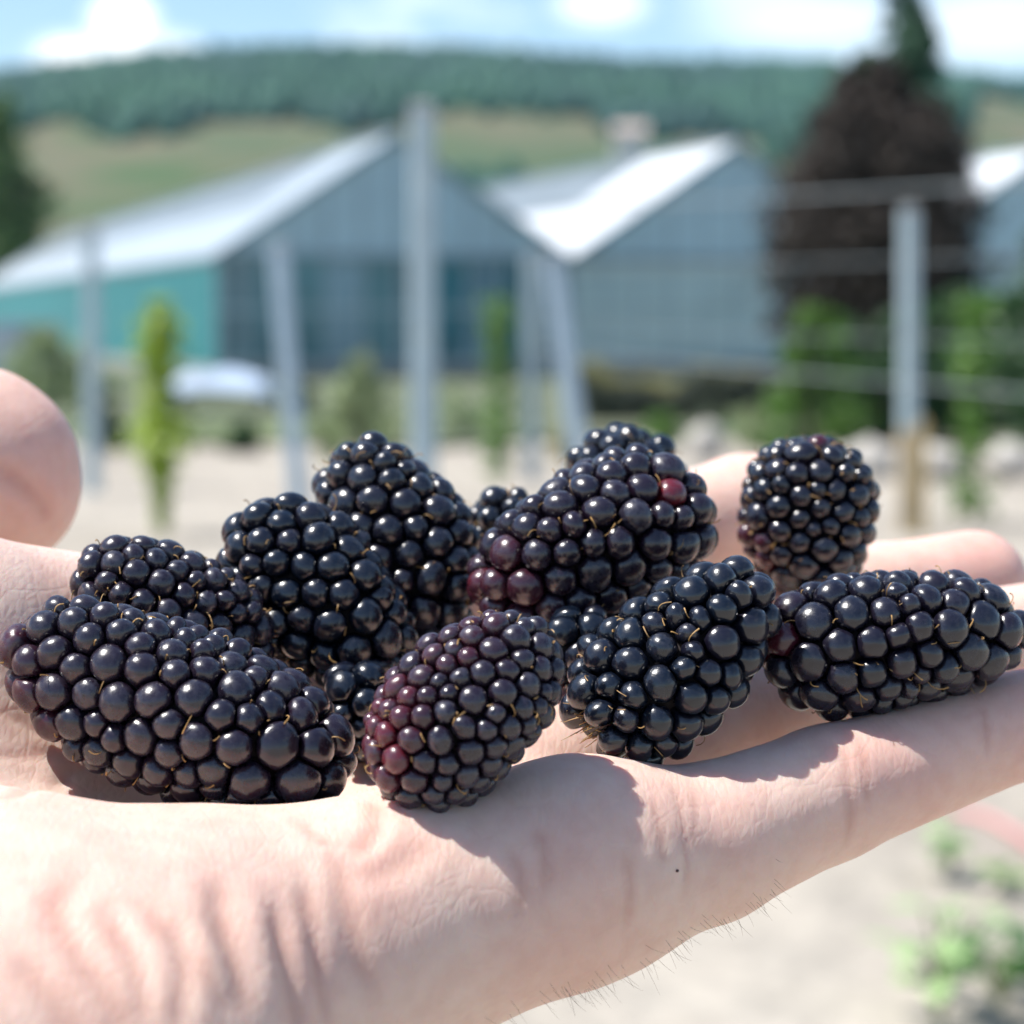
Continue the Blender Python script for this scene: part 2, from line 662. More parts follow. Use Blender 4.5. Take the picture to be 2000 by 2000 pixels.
# fine skin relief: ridges across the fingers and a cell pattern
mpn = nd(t, "ShaderNodeMapping")
mpn.inputs["Rotation"].default_value = (0.2, 0.3, R(32))
mpn.inputs["Scale"].default_value = (1.0, 0.35, 0.6)
vo = nd(t, "ShaderNodeTexVoronoi", feature="DISTANCE_TO_EDGE")
vo.inputs["Scale"].default_value = 1250
n3 = nd(t, "ShaderNodeTexNoise")
n3.inputs["Scale"].default_value = 900
n3.inputs["Detail"].default_value = 4
t.links.new(tcn.outputs["Object"], mpn.inputs["Vector"])
t.links.new(mpn.outputs["Vector"], vo.inputs["Vector"])
t.links.new(mpn.outputs["Vector"], n3.inputs["Vector"])
wv_ = nd(t, "ShaderNodeVectorMath", operation="MULTIPLY_ADD")
wv_.inputs[1].default_value = (0.004, 0.004, 0.004)
t.links.new(n1.outputs["Color"], wv_.inputs[0])
t.links.new(tcn.outputs["Object"], wv_.inputs[2])
mp2 = nd(t, "ShaderNodeMapping")
mp2.inputs["Rotation"].default_value = (0.1, 0.4, R(-38))
mp2.inputs["Scale"].default_value = (1.0, 0.42, 0.8)
t.links.new(wv_.outputs["Vector"], mp2.inputs["Vector"])
vo2 = nd(t, "ShaderNodeTexVoronoi", feature="DISTANCE_TO_EDGE")
vo2.inputs["Scale"].default_value = 330
t.links.new(mp2.outputs["Vector"], vo2.inputs["Vector"])
mr2 = nd(t, "ShaderNodeMapRange")
mr2.inputs["From Max"].default_value = 0.07
mr2.inputs["To Max"].default_value = 0.45
t.links.new(vo2.outputs["Distance"], mr2.inputs["Value"])
ad0 = nd(t, "ShaderNodeMath", operation="ADD")
t.links.new(mr2.outputs["Result"], ad0.inputs[1])
ad = nd(t, "ShaderNodeMath", operation="MULTIPLY_ADD")
ad.inputs[1].default_value = 1.6
t.links.new(vo.outputs["Distance"], ad.inputs[0])
t.links.new(n3.outputs["Fac"], ad.inputs[2])
bn = nd(t, "ShaderNodeBump")
bn.inputs["Strength"].default_value = 0.22
bn.inputs["Distance"].default_value = 0.0002
t.links.new(ad.outputs["Value"], ad0.inputs[0])
t.links.new(ad0.outputs["Value"], bn.inputs["Height"])
t.links.new(bn.outputs["Normal"], b.inputs["Normal"])

hand_base = PM(400, 2100, 215)
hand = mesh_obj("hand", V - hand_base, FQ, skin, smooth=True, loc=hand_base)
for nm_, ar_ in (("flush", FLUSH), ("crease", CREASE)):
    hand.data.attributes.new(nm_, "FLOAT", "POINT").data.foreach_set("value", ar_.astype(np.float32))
tag(hand, "bare open hand held palm up with a heap of blackberries on it", "hand")

# mole on the little finger's side
mole_m = simple("mole_skin", (0.06, 0.025, 0.018), 0.5, 0.3, 900)
mq = march(1278, 1643)
mb = MB()
for k in range(5):
    pass
bpts = []
nrm = sdf_grad(mq[None])[0]
ta = np.cross(nrm, [0, 0, 1.0])
ta /= np.linalg.norm(ta)
tb = np.cross(nrm, ta)
rings = [(0.00022, -0.0001), (0.00018, 0.00006), (0.0001, 0.0001)]
for rr, hh in rings:
    for k in range(8):
        an = k * math.pi / 4
        bpts.append(mq + nrm * hh + (ta * math.cos(an) + tb * math.sin(an) * 0.8) * rr)
fs = [(i * 8 + k, i * 8 + (k + 1) % 8, i * 8 + 8 + (k + 1) % 8, i * 8 + 8 + k) for i in range(2) for k in range(8)] + [tuple(range(16, 24))]
mesh_obj("mole", np.array(bpts) - hand_base, fs, mole_m, hand, True)

# fine hairs along the outer edge of the hand
hair_m = simple("body_hair", (0.10, 0.06, 0.035), 0.5, 0.3, 50)
mb = MB()
hr = random.Random(3)
edge_line = [(900, 1905), (1000, 1870), (1100, 1835), (1150, 1815), (1240, 1765), (1330, 1722), (1420, 1685), (1470, 1660)]
rim_u, rim_v = [], []
for u, v in [tuple(q_[:2]) for q_ in catmull([(a_, b_, 0) for a_, b_ in edge_line], 3)]:
    lo_, hi_ = v - 160, v + 120              # the outline of the hand below this place
    for _ in range(9):
        md = (lo_ + hi_) / 2
        if march(u, md) is None:
            hi_ = md
        else:
            lo_ = md
    rim_u.append(u)
    rim_v.append(lo_)
for k in range(100):
    s = hr.random() * (len(edge_line) - 1.001)
    i = int(s)
    fr = s - i
    u = edge_line[i][0] * (1 - fr) + edge_line[i + 1][0] * fr
    v = edge_line[i][1] * (1 - fr) + edge_line[i + 1][1] * fr
    q = march(u, np.interp(u, rim_u, rim_v) - abs(hr.gauss(0, 20)) - 0.5)
    if q is None:
        continue
    g = sdf_grad(q[None])[0]
    side = np.array([hr.uniform(0.1, 1.0), hr.uniform(-0.2, 0.3), hr.uniform(-0.9, -0.3)])
    dr = g * 0.55 + side * 0.7
    dr /= np.linalg.norm(dr)
    ln = hr.uniform(0.0008, 0.0023)
    cur = np.array([0.2 + hr.gauss(0, 0.3), hr.gauss(0, 0.2), hr.gauss(0, 0.3)])
    pts = [q + dr * ln * s2 + cur * ln * 0.5 * s2 * s2 for s2 in (0, 0.35, 0.7, 1.0)]
    mb.tube(pts, [1.7e-5, 1.5e-5, 1.2e-5, 0.6e-5], 3)
hh = mb.build("hand_hair", hair_m, hand, rel=hand_base)
hh["kind"] = "stuff"

# ================================================================== THE BLACKBERRIES
# drupelet skin; the object's colour carries (ripeness red, bloom, tone)
bm_, t, b = new_mat("blackberry_skin")
oi = nd(t, "ShaderNodeObjectInfo")
sp = nd(t, "ShaderNodeSeparateColor")
t.links.new(oi.outputs["Color"], sp.inputs["Color"])
tcn = nd(t, "ShaderNodeTexCoord")
addv = nd(t, "ShaderNodeVectorMath", operation="ADD")
cmb = nd(t, "ShaderNodeCombineXYZ")
t.links.new(oi.outputs["Random"], cmb.inputs["X"])
t.links.new(tcn.outputs["Object"], addv.inputs[0])
t.links.new(cmb.outputs["Vector"], addv.inputs[1])
nb = nd(t, "ShaderNodeTexNoise")
nb.inputs["Scale"].default_value = 1300
nb.inputs["Detail"].default_value = 6
nb.inputs["Roughness"].default_value = 0.6
t.links.new(addv.outputs["Vector"], nb.inputs["Vector"])
# tone: blue-black to purple-black
tone = nd(t, "ShaderNodeMix", data_type="RGBA")
tone.inputs["A"].default_value = (0.0016, 0.0042, 0.0105, 1)
tone.inputs["B"].default_value = (0.0110, 0.0046, 0.0115, 1)
t.links.new(sp.outputs["Blue"], tone.inputs["Factor"])
redm = nd(t, "ShaderNodeMix", data_type="RGBA")
redm.inputs["B"].default_value = (0.12, 0.006, 0.012, 1)
t.links.new(sp.outputs["Red"], redm.inputs["Factor"])
t.links.new(tone.outputs["Result"], redm.inputs["A"])
br = nd(t, "ShaderNodeValToRGB")
br.color_ramp.elements[0].position = 0.38
br.color_ramp.elements[1].position = 0.72
t.links.new(nb.outputs["Fac"], br.inputs["Fac"])
bf = nd(t, "ShaderNodeMath", operation="MULTIPLY")
t.links.new(br.outputs["Color"], bf.inputs[0])
t.links.new(sp.outputs["Green"], bf.inputs[1])
blm = nd(t, "ShaderNodeMix", data_type="RGBA")
blm.inputs["B"].default_value = (0.036, 0.036, 0.056, 1)
t.links.new(bf.outputs["Value"], blm.inputs["Factor"])
t.links.new(redm.outputs["Result"], blm.inputs["A"])
t.links.new(blm.outputs["Result"], b.inputs["Base Color"])
rg = nd(t, "ShaderNodeMath", operation="MULTIPLY_ADD")
rg.inputs[1].default_value = 0.25
rg.inputs[2].default_value = 0.235
t.links.new(bf.outputs["Value"], rg.inputs[0])
t.links.new(rg.outputs["Value"], b.inputs["Roughness"])
b.inputs["Specular IOR Level"].default_value = 0.58
b.inputs["Coat Weight"].default_value = 0.30
b.inputs["Coat Roughness"].default_value = 0.06
bn = nd(t, "ShaderNodeBump")
bn.inputs["Strength"].default_value = 0.32
bn.inputs["Distance"].default_value = 0.00016
t.links.new(nb.outputs["Fac"], bn.inputs["Height"])
t.links.new(bn.outputs["Normal"], b.inputs["Normal"])
BERRY = bm_
CORE = simple("blackberry_flesh", (0.010, 0.002, 0.003), 0.75, 0.6, 300)
STYLE = simple("dried_style", (0.42, 0.24, 0.08), 0.6, 0.5, 300)
SCAR = simple("drupelet_scar", (0.30, 0.20, 0.10), 0.6, 0.4, 500)


def ico(n):
    import bmesh
    bm = bmesh.new()
    bmesh.ops.create_icosphere(bm, subdivisions=n, radius=1.0)
    v = np.array([p.co[:] for p in bm.verts])
    f = np.array([[q.index for q in p.verts] for p in bm.faces])
    bm.free()
    return v, f


ICO3 = ico(3)
ICO4 = ico(4)
ICO2 = ico(2)


class Berry:
    def __init__(s, name, label, c, ax, length, rad, taper, spac, red=(), bloom=0.3, tone=0.5, d0=230, seed=1, depth=None, styles=0.35, jit=0.20, fat=0.85, lump=0.10, cal=0, special=(), prot=0.60):
        s.__dict__.update(locals())


BERRIES = [
    Berry("b1", "largest blackberry, plump and purple black, lying nearest at the heel of the hand", (330, 1335), (270, 105, -40), 362, 168, 0.10, 63, bloom=0.45, tone=0.8, d0=219, seed=11, red=[((-1, -0.1, 0), 0.3, 0.75)], styles=0.4),
    Berry("b2", "dusty blackberry with small drupelets behind the largest one, by the thumb", (330, 1150), (140, 70, 60), 205, 118, 0.0, 47, bloom=0.6, tone=0.8, d0=230, seed=12, styles=0.55),
    Berry("b3", "glossy blue black berry with big drupelets between the dusty one and the tall leaning one", (600, 1122), (125, 112, -30), 222, 138, -0.12, 56, bloom=0.22, tone=0.05, d0=232, seed=13, styles=0.3),
    Berry("b4", "tall leaning blackberry rising above the left half of the heap", (745, 1020), (62, 120, -40), 215, 142, 0.02, 53, bloom=0.3, tone=0.25, d0=240, seed=14, styles=0.45),
    Berry("b5", "small dark blackberry peeping out behind the big central berry", (965, 1010), (40, 60, 10), 100, 72, 0.0, 40, bloom=0.15, tone=0.1, d0=255, seed=15),
    Berry("b6", "big central blackberry with one brown red drupelet near its top", (1118, 1035), (165, -78, 30), 252, 158, 0.02, 57, special=((1262, 947, 0.9),), bloom=0.5, tone=0.85, depth=248, d0=243, seed=16, red=[((-0.7, -0.7, 0.2), 0.45, 0.6)], styles=0.3),
    Berry("b7", "blackberry at the very back, only its glossy crown showing above the central one", (1185, 915), (60, 30, 30), 130, 108, 0.0, 52, bloom=0.15, tone=0.15, d0=262, seed=17),
    Berry("b8", "dull purple red blackberry with small crowded drupelets at the front of the palm", (876, 1338), (-135, 124, -60), 222, 146, 0.0, 46, bloom=0.62, tone=1.0, d0=211, seed=18, red=[((-0.9, -0.1, 0.4), 0.75, 0.62), ((-0.2, 0.9, 0.3), 0.3, 0.8)], styles=0.25),
    Berry("b9", "shiny black berry lying aslant with its hairy hollow end towards the front", (1270, 1252), (-135, 130, -40), 252, 140, 0.08, 60, cal=1, bloom=0.22, tone=0.1, d0=227, seed=19, styles=0.2),
    Berry("b10", "long blackberry lying along the fingers at the right edge", (1688, 1207), (235, -18, 40), 272, 140, -0.15, 56, cal=0, bloom=0.32, tone=0.45, d0=236, seed=20, red=[((-0.97, 0.1, 0.2), 0.7, 0.86)], styles=0.35),
    Berry("b11", "upright blackberry with tiny shiny drupelets standing in front of the index finger", (1525, 972), (10, 90, 10), 150, 128, 0.0, 42, bloom=0.2, tone=0.25, d0=255, seed=21, fat=0.72, red=[((-0.85, -0.5, 0.3), 0.4, 0.86), ((0.15, 1, 0.1), 0.6, 0.97)], styles=0.6),
    Berry("b12", "blue black berry deep in shade between the largest berry and the purple red one", (690, 1345), (30, 50, 30), 115, 84, 0.0, 52, bloom=0.1, tone=0.0, d0=222, seed=22, styles=0.1),
    Berry("b13", "black berry wedged deep in shade under the big central one", (1100, 1225), (60, 20, 30), 105, 84, 0.0, 52, bloom=0.1, tone=0.1, d0=228, seed=23, styles=0.1),
]


def berry_frame(B, d):
    """axis and half sizes in metres for depth d (m)"""
    px = d / F
    a = RGT * B.ax[0] - UPV * B.ax[1] + FWD * B.ax[2]
    ln = np.linalg.norm(a)
    # the picture shows the axis foreshortened by its depth part
    img = math.hypot(B.ax[0], B.ax[1]) / ln
    a = a / ln
    Lm = B.length * px
    Rm = B.rad * px
    return a, Lm, Rm


def berry_points(B, d, n=300):
    a, Lm, Rm = berry_frame(B, d)
    i = np.arange(n) + 0.5
    t = 1 - 2 * i / n
    ph = i * 2.399963
    x = np.cross(a, [0, 0, 1.0])
    x /= np.linalg.norm(x)
    y = np.cross(a, x)
    rr = Rm * (1 + B.taper * t) * (1 - t * t) ** (B.fat / 2)
    return P(B.c[0], B.c[1], d) + a * (Lm * t)[:, None] + x * (rr * np.cos(ph))[:, None] + y * (rr * np.sin(ph))[:, None]


def settle(B):
    lo, hi = B.d0 / 1000, 0.33
    d = lo
    for _ in range(60):
        m = hand_sdf(berry_points(B, d)).min()
        if m < -0.0004:
            break
        d += max(m * 0.5, 0.0004)
        if d > hi:
            break
    return d


EPT = 1e-9
placed = []
for B in BERRIES:
    B.dep = settle(B) if B.depth is None else B.depth / 1000
    print("BERRY", B.name, "depth", round(B.dep * 1000, 1), "len mm", round(B.length * 2 * B.dep / F * 1000, 1))
for i, A in enumerate(BERRIES):
    for Bq in BERRIES[i + 1:]:
        pa = berry_points(A, A.dep)
        pb = berry_points(Bq, Bq.dep)
        # penetration: points of one inside the other's body
        a, Lm, Rm = berry_frame(Bq, Bq.dep)
        q = pa - P(Bq.c[0], Bq.c[1], Bq.dep)
        tt = (q @ a) / Lm
        rad = np.linalg.norm(q - (q @ a)[:, None] * a, axis=1)
        lim = Rm * (1 + Bq.taper * tt) * np.clip(1 - tt * tt, 0, 1) ** (Bq.fat / 2)
        dep = np.where(abs(tt) < 1, lim - rad, -1)
        if dep.max() > 0.0012:
            print("OVERLAP", A.name, Bq.name, round(dep.max() * 1000, 2), "mm")


def build_berry(B):
    lr = np.random.default_rng(B.seed)
    d = B.dep
    a, Lm, Rm = berry_frame(B, d)
    sp_ = B.spac * d / F
    x = np.cross(a, [0, 0, 1.0])
    x /= np.linalg.norm(x)
    y = np.cross(a, x)
    M = np.stack([a, x, y])              # rows: local axes
    Lc, Rc = Lm - 0.55 * sp_, Rm - 0.55 * sp_

    ph0 = lr.uniform(0, 6.28, 3)

    def body(q):
        t = q[:, 0]
        rr = np.sqrt(np.clip(1 - t * t, 1e-9, 1))
        dy, dz = q[:, 1] / rr, q[:, 2] / rr
        an = np.arctan2(dz, dy)
        lump = 1 + B.lump * (np.sin(2 * an + ph0[0] + 2 * t) + np.sin(3 * an - 3 * t + ph0[1])) * 0.6
        rad = Rc * (1 + B.taper * t) * rr ** B.fat * lump
        return np.stack([Lc * t, rad * dy, rad * dz], 1)

    # area and number of drupelets
    tt = np.linspace(-1, 1, 200)
    prof = Rc * (1 + B.taper * tt) * (1 - tt * tt) ** (B.fat / 2)
    area = np.sum(2 * math.pi * prof[:-1] * np.hypot(np.diff(tt) * Lc, np.diff(prof)))
    n = int(area / (sp_ * sp_ * 0.866) * 1.04)
    i = np.arange(n) + 0.5
    t = 1 - 2 * i / n
    q = np.stack([t, np.sqrt(1 - t * t) * np.cos(i * 2.4), np.sqrt(1 - t * t) * np.sin(i * 2.4)], 1)
    q += lr.normal(0, 0.10, q.shape)
    q /= np.linalg.norm(q, axis=1, keepdims=True)
    w = np.clip(1 + lr.normal(0, B.jit, n), 0.66, 1.28)           # wanted relative sizes
    for it in range(90):
        p = body(q)
        p0_ = p
        df = p[:, None] - p[None]
        ds = np.linalg.norm(df, axis=2) + np.eye(n)
        want = sp_ * 1.03 * (w[:, None] + w[None]) / 2
        f = np.clip(want - ds, 0, None) * (1 - np.eye(n))
        p = p + (df / ds[..., None] * f[..., None]).sum(1) * 0.32
        q = q + (p - p0_) / np.array([Lc, Rc, Rc])
        q /= np.linalg.norm(q, axis=1, keepdims=True)
    p = body(q)
    e = 1e-3
    # outward normals
    nrm = p / np.array([Lc ** 2, Rc ** 2, Rc ** 2])
    nrm /= np.linalg.norm(nrm, axis=1, keepdims=True)
    df = p[:, None] - p[None]
    ds = np.linalg.norm(df, axis=2) + 10 * np.eye(n)
    near3 = np.sort(ds, axis=1)[:, :4].mean(1)
    rad_t = 0.5 * near3 * 1.27 * (0.80 + 0.20 * w)

    cen = P(B.c[0], B.c[1], d)
    pts_all = cen + p @ M
    base = cen.copy()
    base[2] = pts_all[:, 2].min() - 0.5 * sp_
    root = empty("blackberry", base)
    tag(root, B.label, "blackberry", "blackberries heaped on the open palm")

    # core
    vi, fi = ICO3
    cv = body(np.stack([np.clip(vi[:, 0], -0.999, 0.999), vi[:, 1], vi[:, 2]], 1)) * 0.86
    mesh_obj("core", cen + cv @ M - base, fi, CORE, root, True)

    toward = C0 - cen
    toward /= np.linalg.norm(toward)
    # the drupelet that has gone brown, found by its place on the berry
    odd = {}
    for (su, sv, lev) in B.special:
        rel = pts_all - C0
        dd = rel @ FWD
        uu = HALF + F * (rel @ RGT) / dd
        vv_ = HALF - F * (rel @ UPV) / dd
        front = (nrm @ M) @ toward > 0.2
        k = int(np.argmin(np.hypot(uu - su, vv_ - sv) + 1e5 * ~front))
        odd[k] = lev
    hollow = set(np.where(q[:, 0] * B.cal > 0.90)[0].tolist()) if B.cal else set()
    for k in range(n):
        if k in hollow:
            continue
        nw = nrm[k] @ M
        facing = np.dot(nw, toward)
        vi, fi = (ICO3 if facing > -0.45 else ICO2)
        # local frame of this drupelet
        nn = nrm[k]
        h = np.cross(nn, [0.3, 0.5, 0.81])
        h /= np.linalg.norm(h)
        g = np.cross(nn, h)
        ang = lr.uniform(0, 6.28)
        h, g = h * math.cos(ang) + g * math.sin(ang), g * math.cos(ang) - h * math.sin(ang)
        el = 1 + lr.normal(0, 0.055)
        rt = rad_t[k]
        rn = sp_ * B.prot * (0.92 + 0.10 * w[k]) * (1 + lr.normal(0, 0.05)) * (0.84 if lr.random() < 0.07 else 1.0)
        tilt = lr.normal(0, 0.05, 3)
        v = (vi[:, 0:1] * h * rt * el + vi[:, 1:2] * g * rt / el + vi[:, 2:3] * (nn + tilt) * rn)
        # pressed flat where neighbours touch
        nb_ = np.argsort(ds[k])[:8]
        for j in nb_:
            if ds[k, j] > 2.6 * rt:
                continue
            u_ = (p[j] - p[k]) / ds[k, j]
            lim = ds[k, j] * rad_t[k] / (rad_t[k] + rad_t[j]) * 0.985
            s_ = v @ u_
            ov = np.clip(s_ - lim * 0.74, 0, None)
            room = lim * 0.26
            new = lim * 0.74 + room * (1 - np.exp(-ov / room))
            dlt = np.where(s_ > lim * 0.74, new - s_, 0)
            v = v + dlt[:, None] * u_
        pos = cen + p[k] @ M
        ob = mesh_obj("drupelet", v @ M, fi, BERRY, root, True, loc=pos - base)
        # ripeness, bloom and tone
        dull = lr.choice([0.4, 0.8, 1.0, 1.3, 2.2], p=[0.2, 0.3, 0.25, 0.17, 0.08])
        red = 0.0
        # berry-space directions are given in picture axes: right, up, towards the viewer
        dw = (p[k] / np.array([Lc, Rc, Rc])) @ M
        dirp = np.array([np.dot(dw, RGT), np.dot(dw, UPV), -np.dot(dw, FWD)])
        for (dr, lev, cosw) in B.red:
            dr = np.array(dr, float)
            dr /= np.linalg.norm(dr)
            cs = np.dot(dirp, dr) / (np.linalg.norm(dirp) + 1e-9)
            if cs > cosw:
                red = max(red, lev * min(1, (cs - cosw) / (1 - cosw) * 1.6) * lr.uniform(0.4, 1.1))
        if k in odd:
            red = odd[k] * 1.0
        if lr.random() < 0.015:
            red = max(red, 0.25)
        ob.color = (min(1, red), float(np.clip(B.bloom * dull * lr.uniform(0.7, 1.2), 0, 1)), float(np.clip(B.tone + lr.normal(0, 0.15), 0, 1)), 1)
        B.__dict__.setdefault("drup", []).append((ob, pos, nw, rt, rn))
    # dried styles
    mbs = MB()
    for k in list(range(n)) * 2:
        if lr.random() > B.styles:
            continue
        if k in hollow:
            continue
        nw = nrm[k] @ M
        pos = cen + p[k] @ M
        tg = np.cross(nw, lr.normal(0, 1, 3))
        tg /= np.linalg.norm(tg)
        st = pos + nw * sp_ * 0.30 + tg * rad_t[k] * 0.80
        ln = sp_ * lr.uniform(0.30, 0.75)
        dirn = nw * lr.uniform(0.5, 1.0) + tg * lr.uniform(0.0, 0.5)
        sd = np.cross(dirn, lr.normal(0, 1, 3))
        sd /= np.linalg.norm(sd)
        cu = lr.uniform(0.1, 0.8)
        pts = [st + dirn * ln * s2 + sd * ln * cu * s2 * s2 - nw * ln * 0.45 * s2 ** 3 for s2 in np.linspace(0, 1, 6)]
        w0 = 5.0e-5 * lr.uniform(0.8, 1.3)
        mbs.tube([q_ - base for q_ in pts], [w0 * 1.1, w0, w0, w0, w0 * 1.3, w0 * 1.5], 4)
    if B.cal:
        # torn sepal hairs fringing the hollow end
        ax_ = a * B.cal
        for k in range(46):
            an = lr.uniform(0, 6.283)
            rim = x * math.cos(an) + y * math.sin(an)
            st = cen + ax_ * Lc * lr.uniform(0.72, 0.92) + rim * Rc * (1 + B.taper * B.cal) * lr.uniform(0.35, 0.60)
            dirn = ax_ * lr.uniform(0.5, 1.0) + rim * lr.uniform(0.2, 0.9)
            ln = sp_ * lr.uniform(0.35, 0.75)
            sd = lr.normal(0, 0.35, 3)
            pts = [st + dirn * ln * s2 + sd * ln * s2 * s2 for s2 in np.linspace(0, 1, 5)]
            mbs.tube([q_ - base for q_ in pts], [6e-5, 6e-5, 5e-5, 5e-5, 3e-5], 4)
    if mbs.v:
        so = mbs.build("dried_styles", STYLE, root)
        so["kind"] = "stuff"
    B.root, B.base, B.cen, B.M, B.n = root, base, cen, M, n
    return root


for B in BERRIES:
    build_berry(B)
    print("DRUPELETS", B.name, B.n)

# ================================================================== THE GROUND
gm, t, b = new_mat("dry_soil")
tcn = nd(t, "ShaderNodeTexCoord")
n1 = nd(t, "ShaderNodeTexNoise")
n1.inputs["Scale"].default_value = 0.35
n1.inputs["Detail"].default_value = 9
n1.inputs["Roughness"].default_value = 0.62
n2 = nd(t, "ShaderNodeTexNoise")
n2.inputs["Scale"].default_value = 7
n2.inputs["Detail"].default_value = 8
r1 = nd(t, "ShaderNodeValToRGB")
r1.color_ramp.elements[0].position = 0.3
r1.color_ramp.elements[0].color = (0.28, 0.25, 0.21, 1)
r1.color_ramp.elements[1].position = 0.62
r1.color_ramp.elements[1].color = (0.385, 0.35, 0.30, 1)
r2 = nd(t, "ShaderNodeValToRGB")
r2.color_ramp.elements[0].position = 0.28
r2.color_ramp.elements[0].color = (0.80, 0.80, 0.80, 1)
r2.color_ramp.elements[1].position = 0.6
r2.color_ramp.elements[1].color = (1, 1, 1, 1)
mul = nd(t, "ShaderNodeMix", data_type="RGBA", blend_type="MULTIPLY")
mul.inputs["Factor"].default_value = 1
t.links.new(tcn.outputs["Object"], n1.inputs["Vector"])
t.links.new(tcn.outputs["Object"], n2.inputs["Vector"])
t.links.new(n1.outputs["Fac"], r1.inputs["Fac"])
t.links.new(n2.outputs["Fac"], r2.inputs["Fac"])
t.links.new(r1.outputs["Color"], mul.inputs["A"])
t.links.new(r2.outputs["Color"], mul.inputs["B"])
t.links.new(mul.outputs["Result"], b.inputs["Base Color"])
b.inputs["Roughness"].default_value = 0.95
b.inputs["Specular IOR Level"].default_value = 0.15
n3 = nd(t, "ShaderNodeTexNoise")
n3.inputs["Scale"].default_value = 2.6
n3.inputs["Detail"].default_value = 7
t.links.new(tcn.outputs["Object"], n3.inputs["Vector"])
bn = nd(t, "ShaderNodeBump")
bn.inputs["Strength"].default_value = 0.8
bn.inputs["Distance"].default_value = 0.16
t.links.new(n3.outputs["Fac"], bn.inputs["Height"])
t.links.new(bn.outputs["Normal"], b.inputs["Normal"])
gx = np.concatenate([np.linspace(-1500, -40, 8)[:-1], np.arange(-40, 40, 0.5), np.linspace(40, 1500, 8)])
gy = np.concatenate([np.linspace(-1500, -10, 5)[:-1], np.arange(-10, 30, 0.4), np.linspace(30, 2000, 14)])
GX, GY = np.meshgrid(gx, gy, indexing="ij")
gz = 0.02 * (np.sin(GX * 1.7 + np.sin(GY * 1.1)) * np.sin(GY * 2.3 + 1)) + 0.012 * np.sin(GX * 4.1 + GY * 3.3)
gz = np.where((abs(GX) < 39) & (GY > -9) & (GY < 29), gz, 0)
vv = np.stack([GX, GY, gz], -1).reshape(-1, 3)
nyy = len(gy)
ff = [(i * nyy + j, (i + 1) * nyy + j, (i + 1) * nyy + j + 1, i * nyy + j + 1) for i in range(len(gx) - 1) for j in range(nyy - 1)]
ground = mesh_obj("ground", vv, ff, gm, smooth=True)
ground["kind"] = "structure"
vm = simple("mown_weeds", (0.150, 0.155, 0.105), 0.95, 0.45, 0.6, (0.060, 0.090, 0.050), spec=0.1)
ex = np.arange(-30, 30.1, 1.0)
vv = [(x, 23.0 + 0.9 * math.sin(x * 0.8) + 0.5 * math.sin(x * 2.1), 0.045) for x in ex] + [(x, 70.0, 0.045) for x in ex]
ff = [(i, i + 1, i + 1 + len(ex), i + len(ex)) for i in range(len(ex) - 1)]
verge = mesh_obj("grass_verge", vv, ff, vm)
verge["kind"] = "structure"


# ------------------------------------------------------------------ hill with fields and a wood
def vtop(u):
    return np.interp(u, [-1500, -600, 0, 150, 300, 600, 900, 1200, 1500, 1700, 1932, 2600, 3600], [340, 262, 184, 164, 146, 133, 141, 162, 160, 172, 200, 270, 370])


HD = 800.0
HK = 0.962


def hill_z(x, y):
    u = HALF + F * x / np.maximum(y, 60.0)
    H = HD * (600 - vtop(u)) / F
    tt = np.clip((y - 170) / (HD - 170), 0, 1)
    s = tt * tt * (3 - 2 * tt)
    back = np.clip((y - HD) / 600, 0, 1)
    s = s * (1 - 0.6 * back)
    return -0.4 + H * s * HK + 1.7 * s


hm, t, b = new_mat("hill_fields")
tcn = nd(t, "ShaderNodeTexCoord")
n1 = nd(t, "ShaderNodeTexNoise")
n1.inputs["Scale"].default_value = 0.017
n1.inputs["Detail"].default_value = 5
r1 = nd(t, "ShaderNodeValToRGB")
cs = [(0.30, (0.055, 0.088, 0.045)), (0.44, (0.080, 0.105, 0.058)), (0.53, (0.125,0.115,0.075)), (0.66, (0.062, 0.098, 0.044))]
r1.color_ramp.elements[0].position = cs[0][0]
r1.color_ramp.elements[0].color = (*cs[0][1], 1)
r1.color_ramp.elements[1].position = cs[3][0]
r1.color_ramp.elements[1].color = (*cs[3][1], 1)
for ps, c in cs[1:3]:
    e = r1.color_ramp.elements.new(ps)
    e.color = (*c, 1)
t.links.new(tcn.outputs["Object"], n1.inputs["Vector"])
t.links.new(n1.outputs["Fac"], r1.inputs["Fac"])
t.links.new(r1.outputs["Color"], b.inputs["Base Color"])
b.inputs["Roughness"].default_value = 0.95
b.inputs["Specular IOR Level"].default_value = 0.1
hx = np.linspace(-750, 750, 110)
hy = np.concatenate([np.linspace(172, 820, 50), np.linspace(850, 1900, 14)])
HX, HY = np.meshgrid(hx, hy, indexing="ij")
hz = hill_z(HX, HY)
vv = np.stack([HX, HY, hz], -1).reshape(-1, 3)
ny = len(hy)
ff = [(i * ny + j, (i + 1) * ny + j, (i + 1) * ny + j + 1, i * ny + j + 1) for i in range(len(hx) - 1) for j in range(ny - 1)]
hill = mesh_obj("hill", vv, ff, hm, smooth=True)
hill["kind"] = "structure"


def wood_edge(u):
    """picture height of the lower edge of the wood"""
    return np.interp(u, [-800, 0, 60, 300, 560, 640, 720, 850, 900, 1120, 1150, 1500, 1810, 1830, 1960, 2100, 2700], [330, 330, 240, 236, 240, 262, 262, 214, 216, 216, 262, 266, 290, 196, 200, 300, 330])


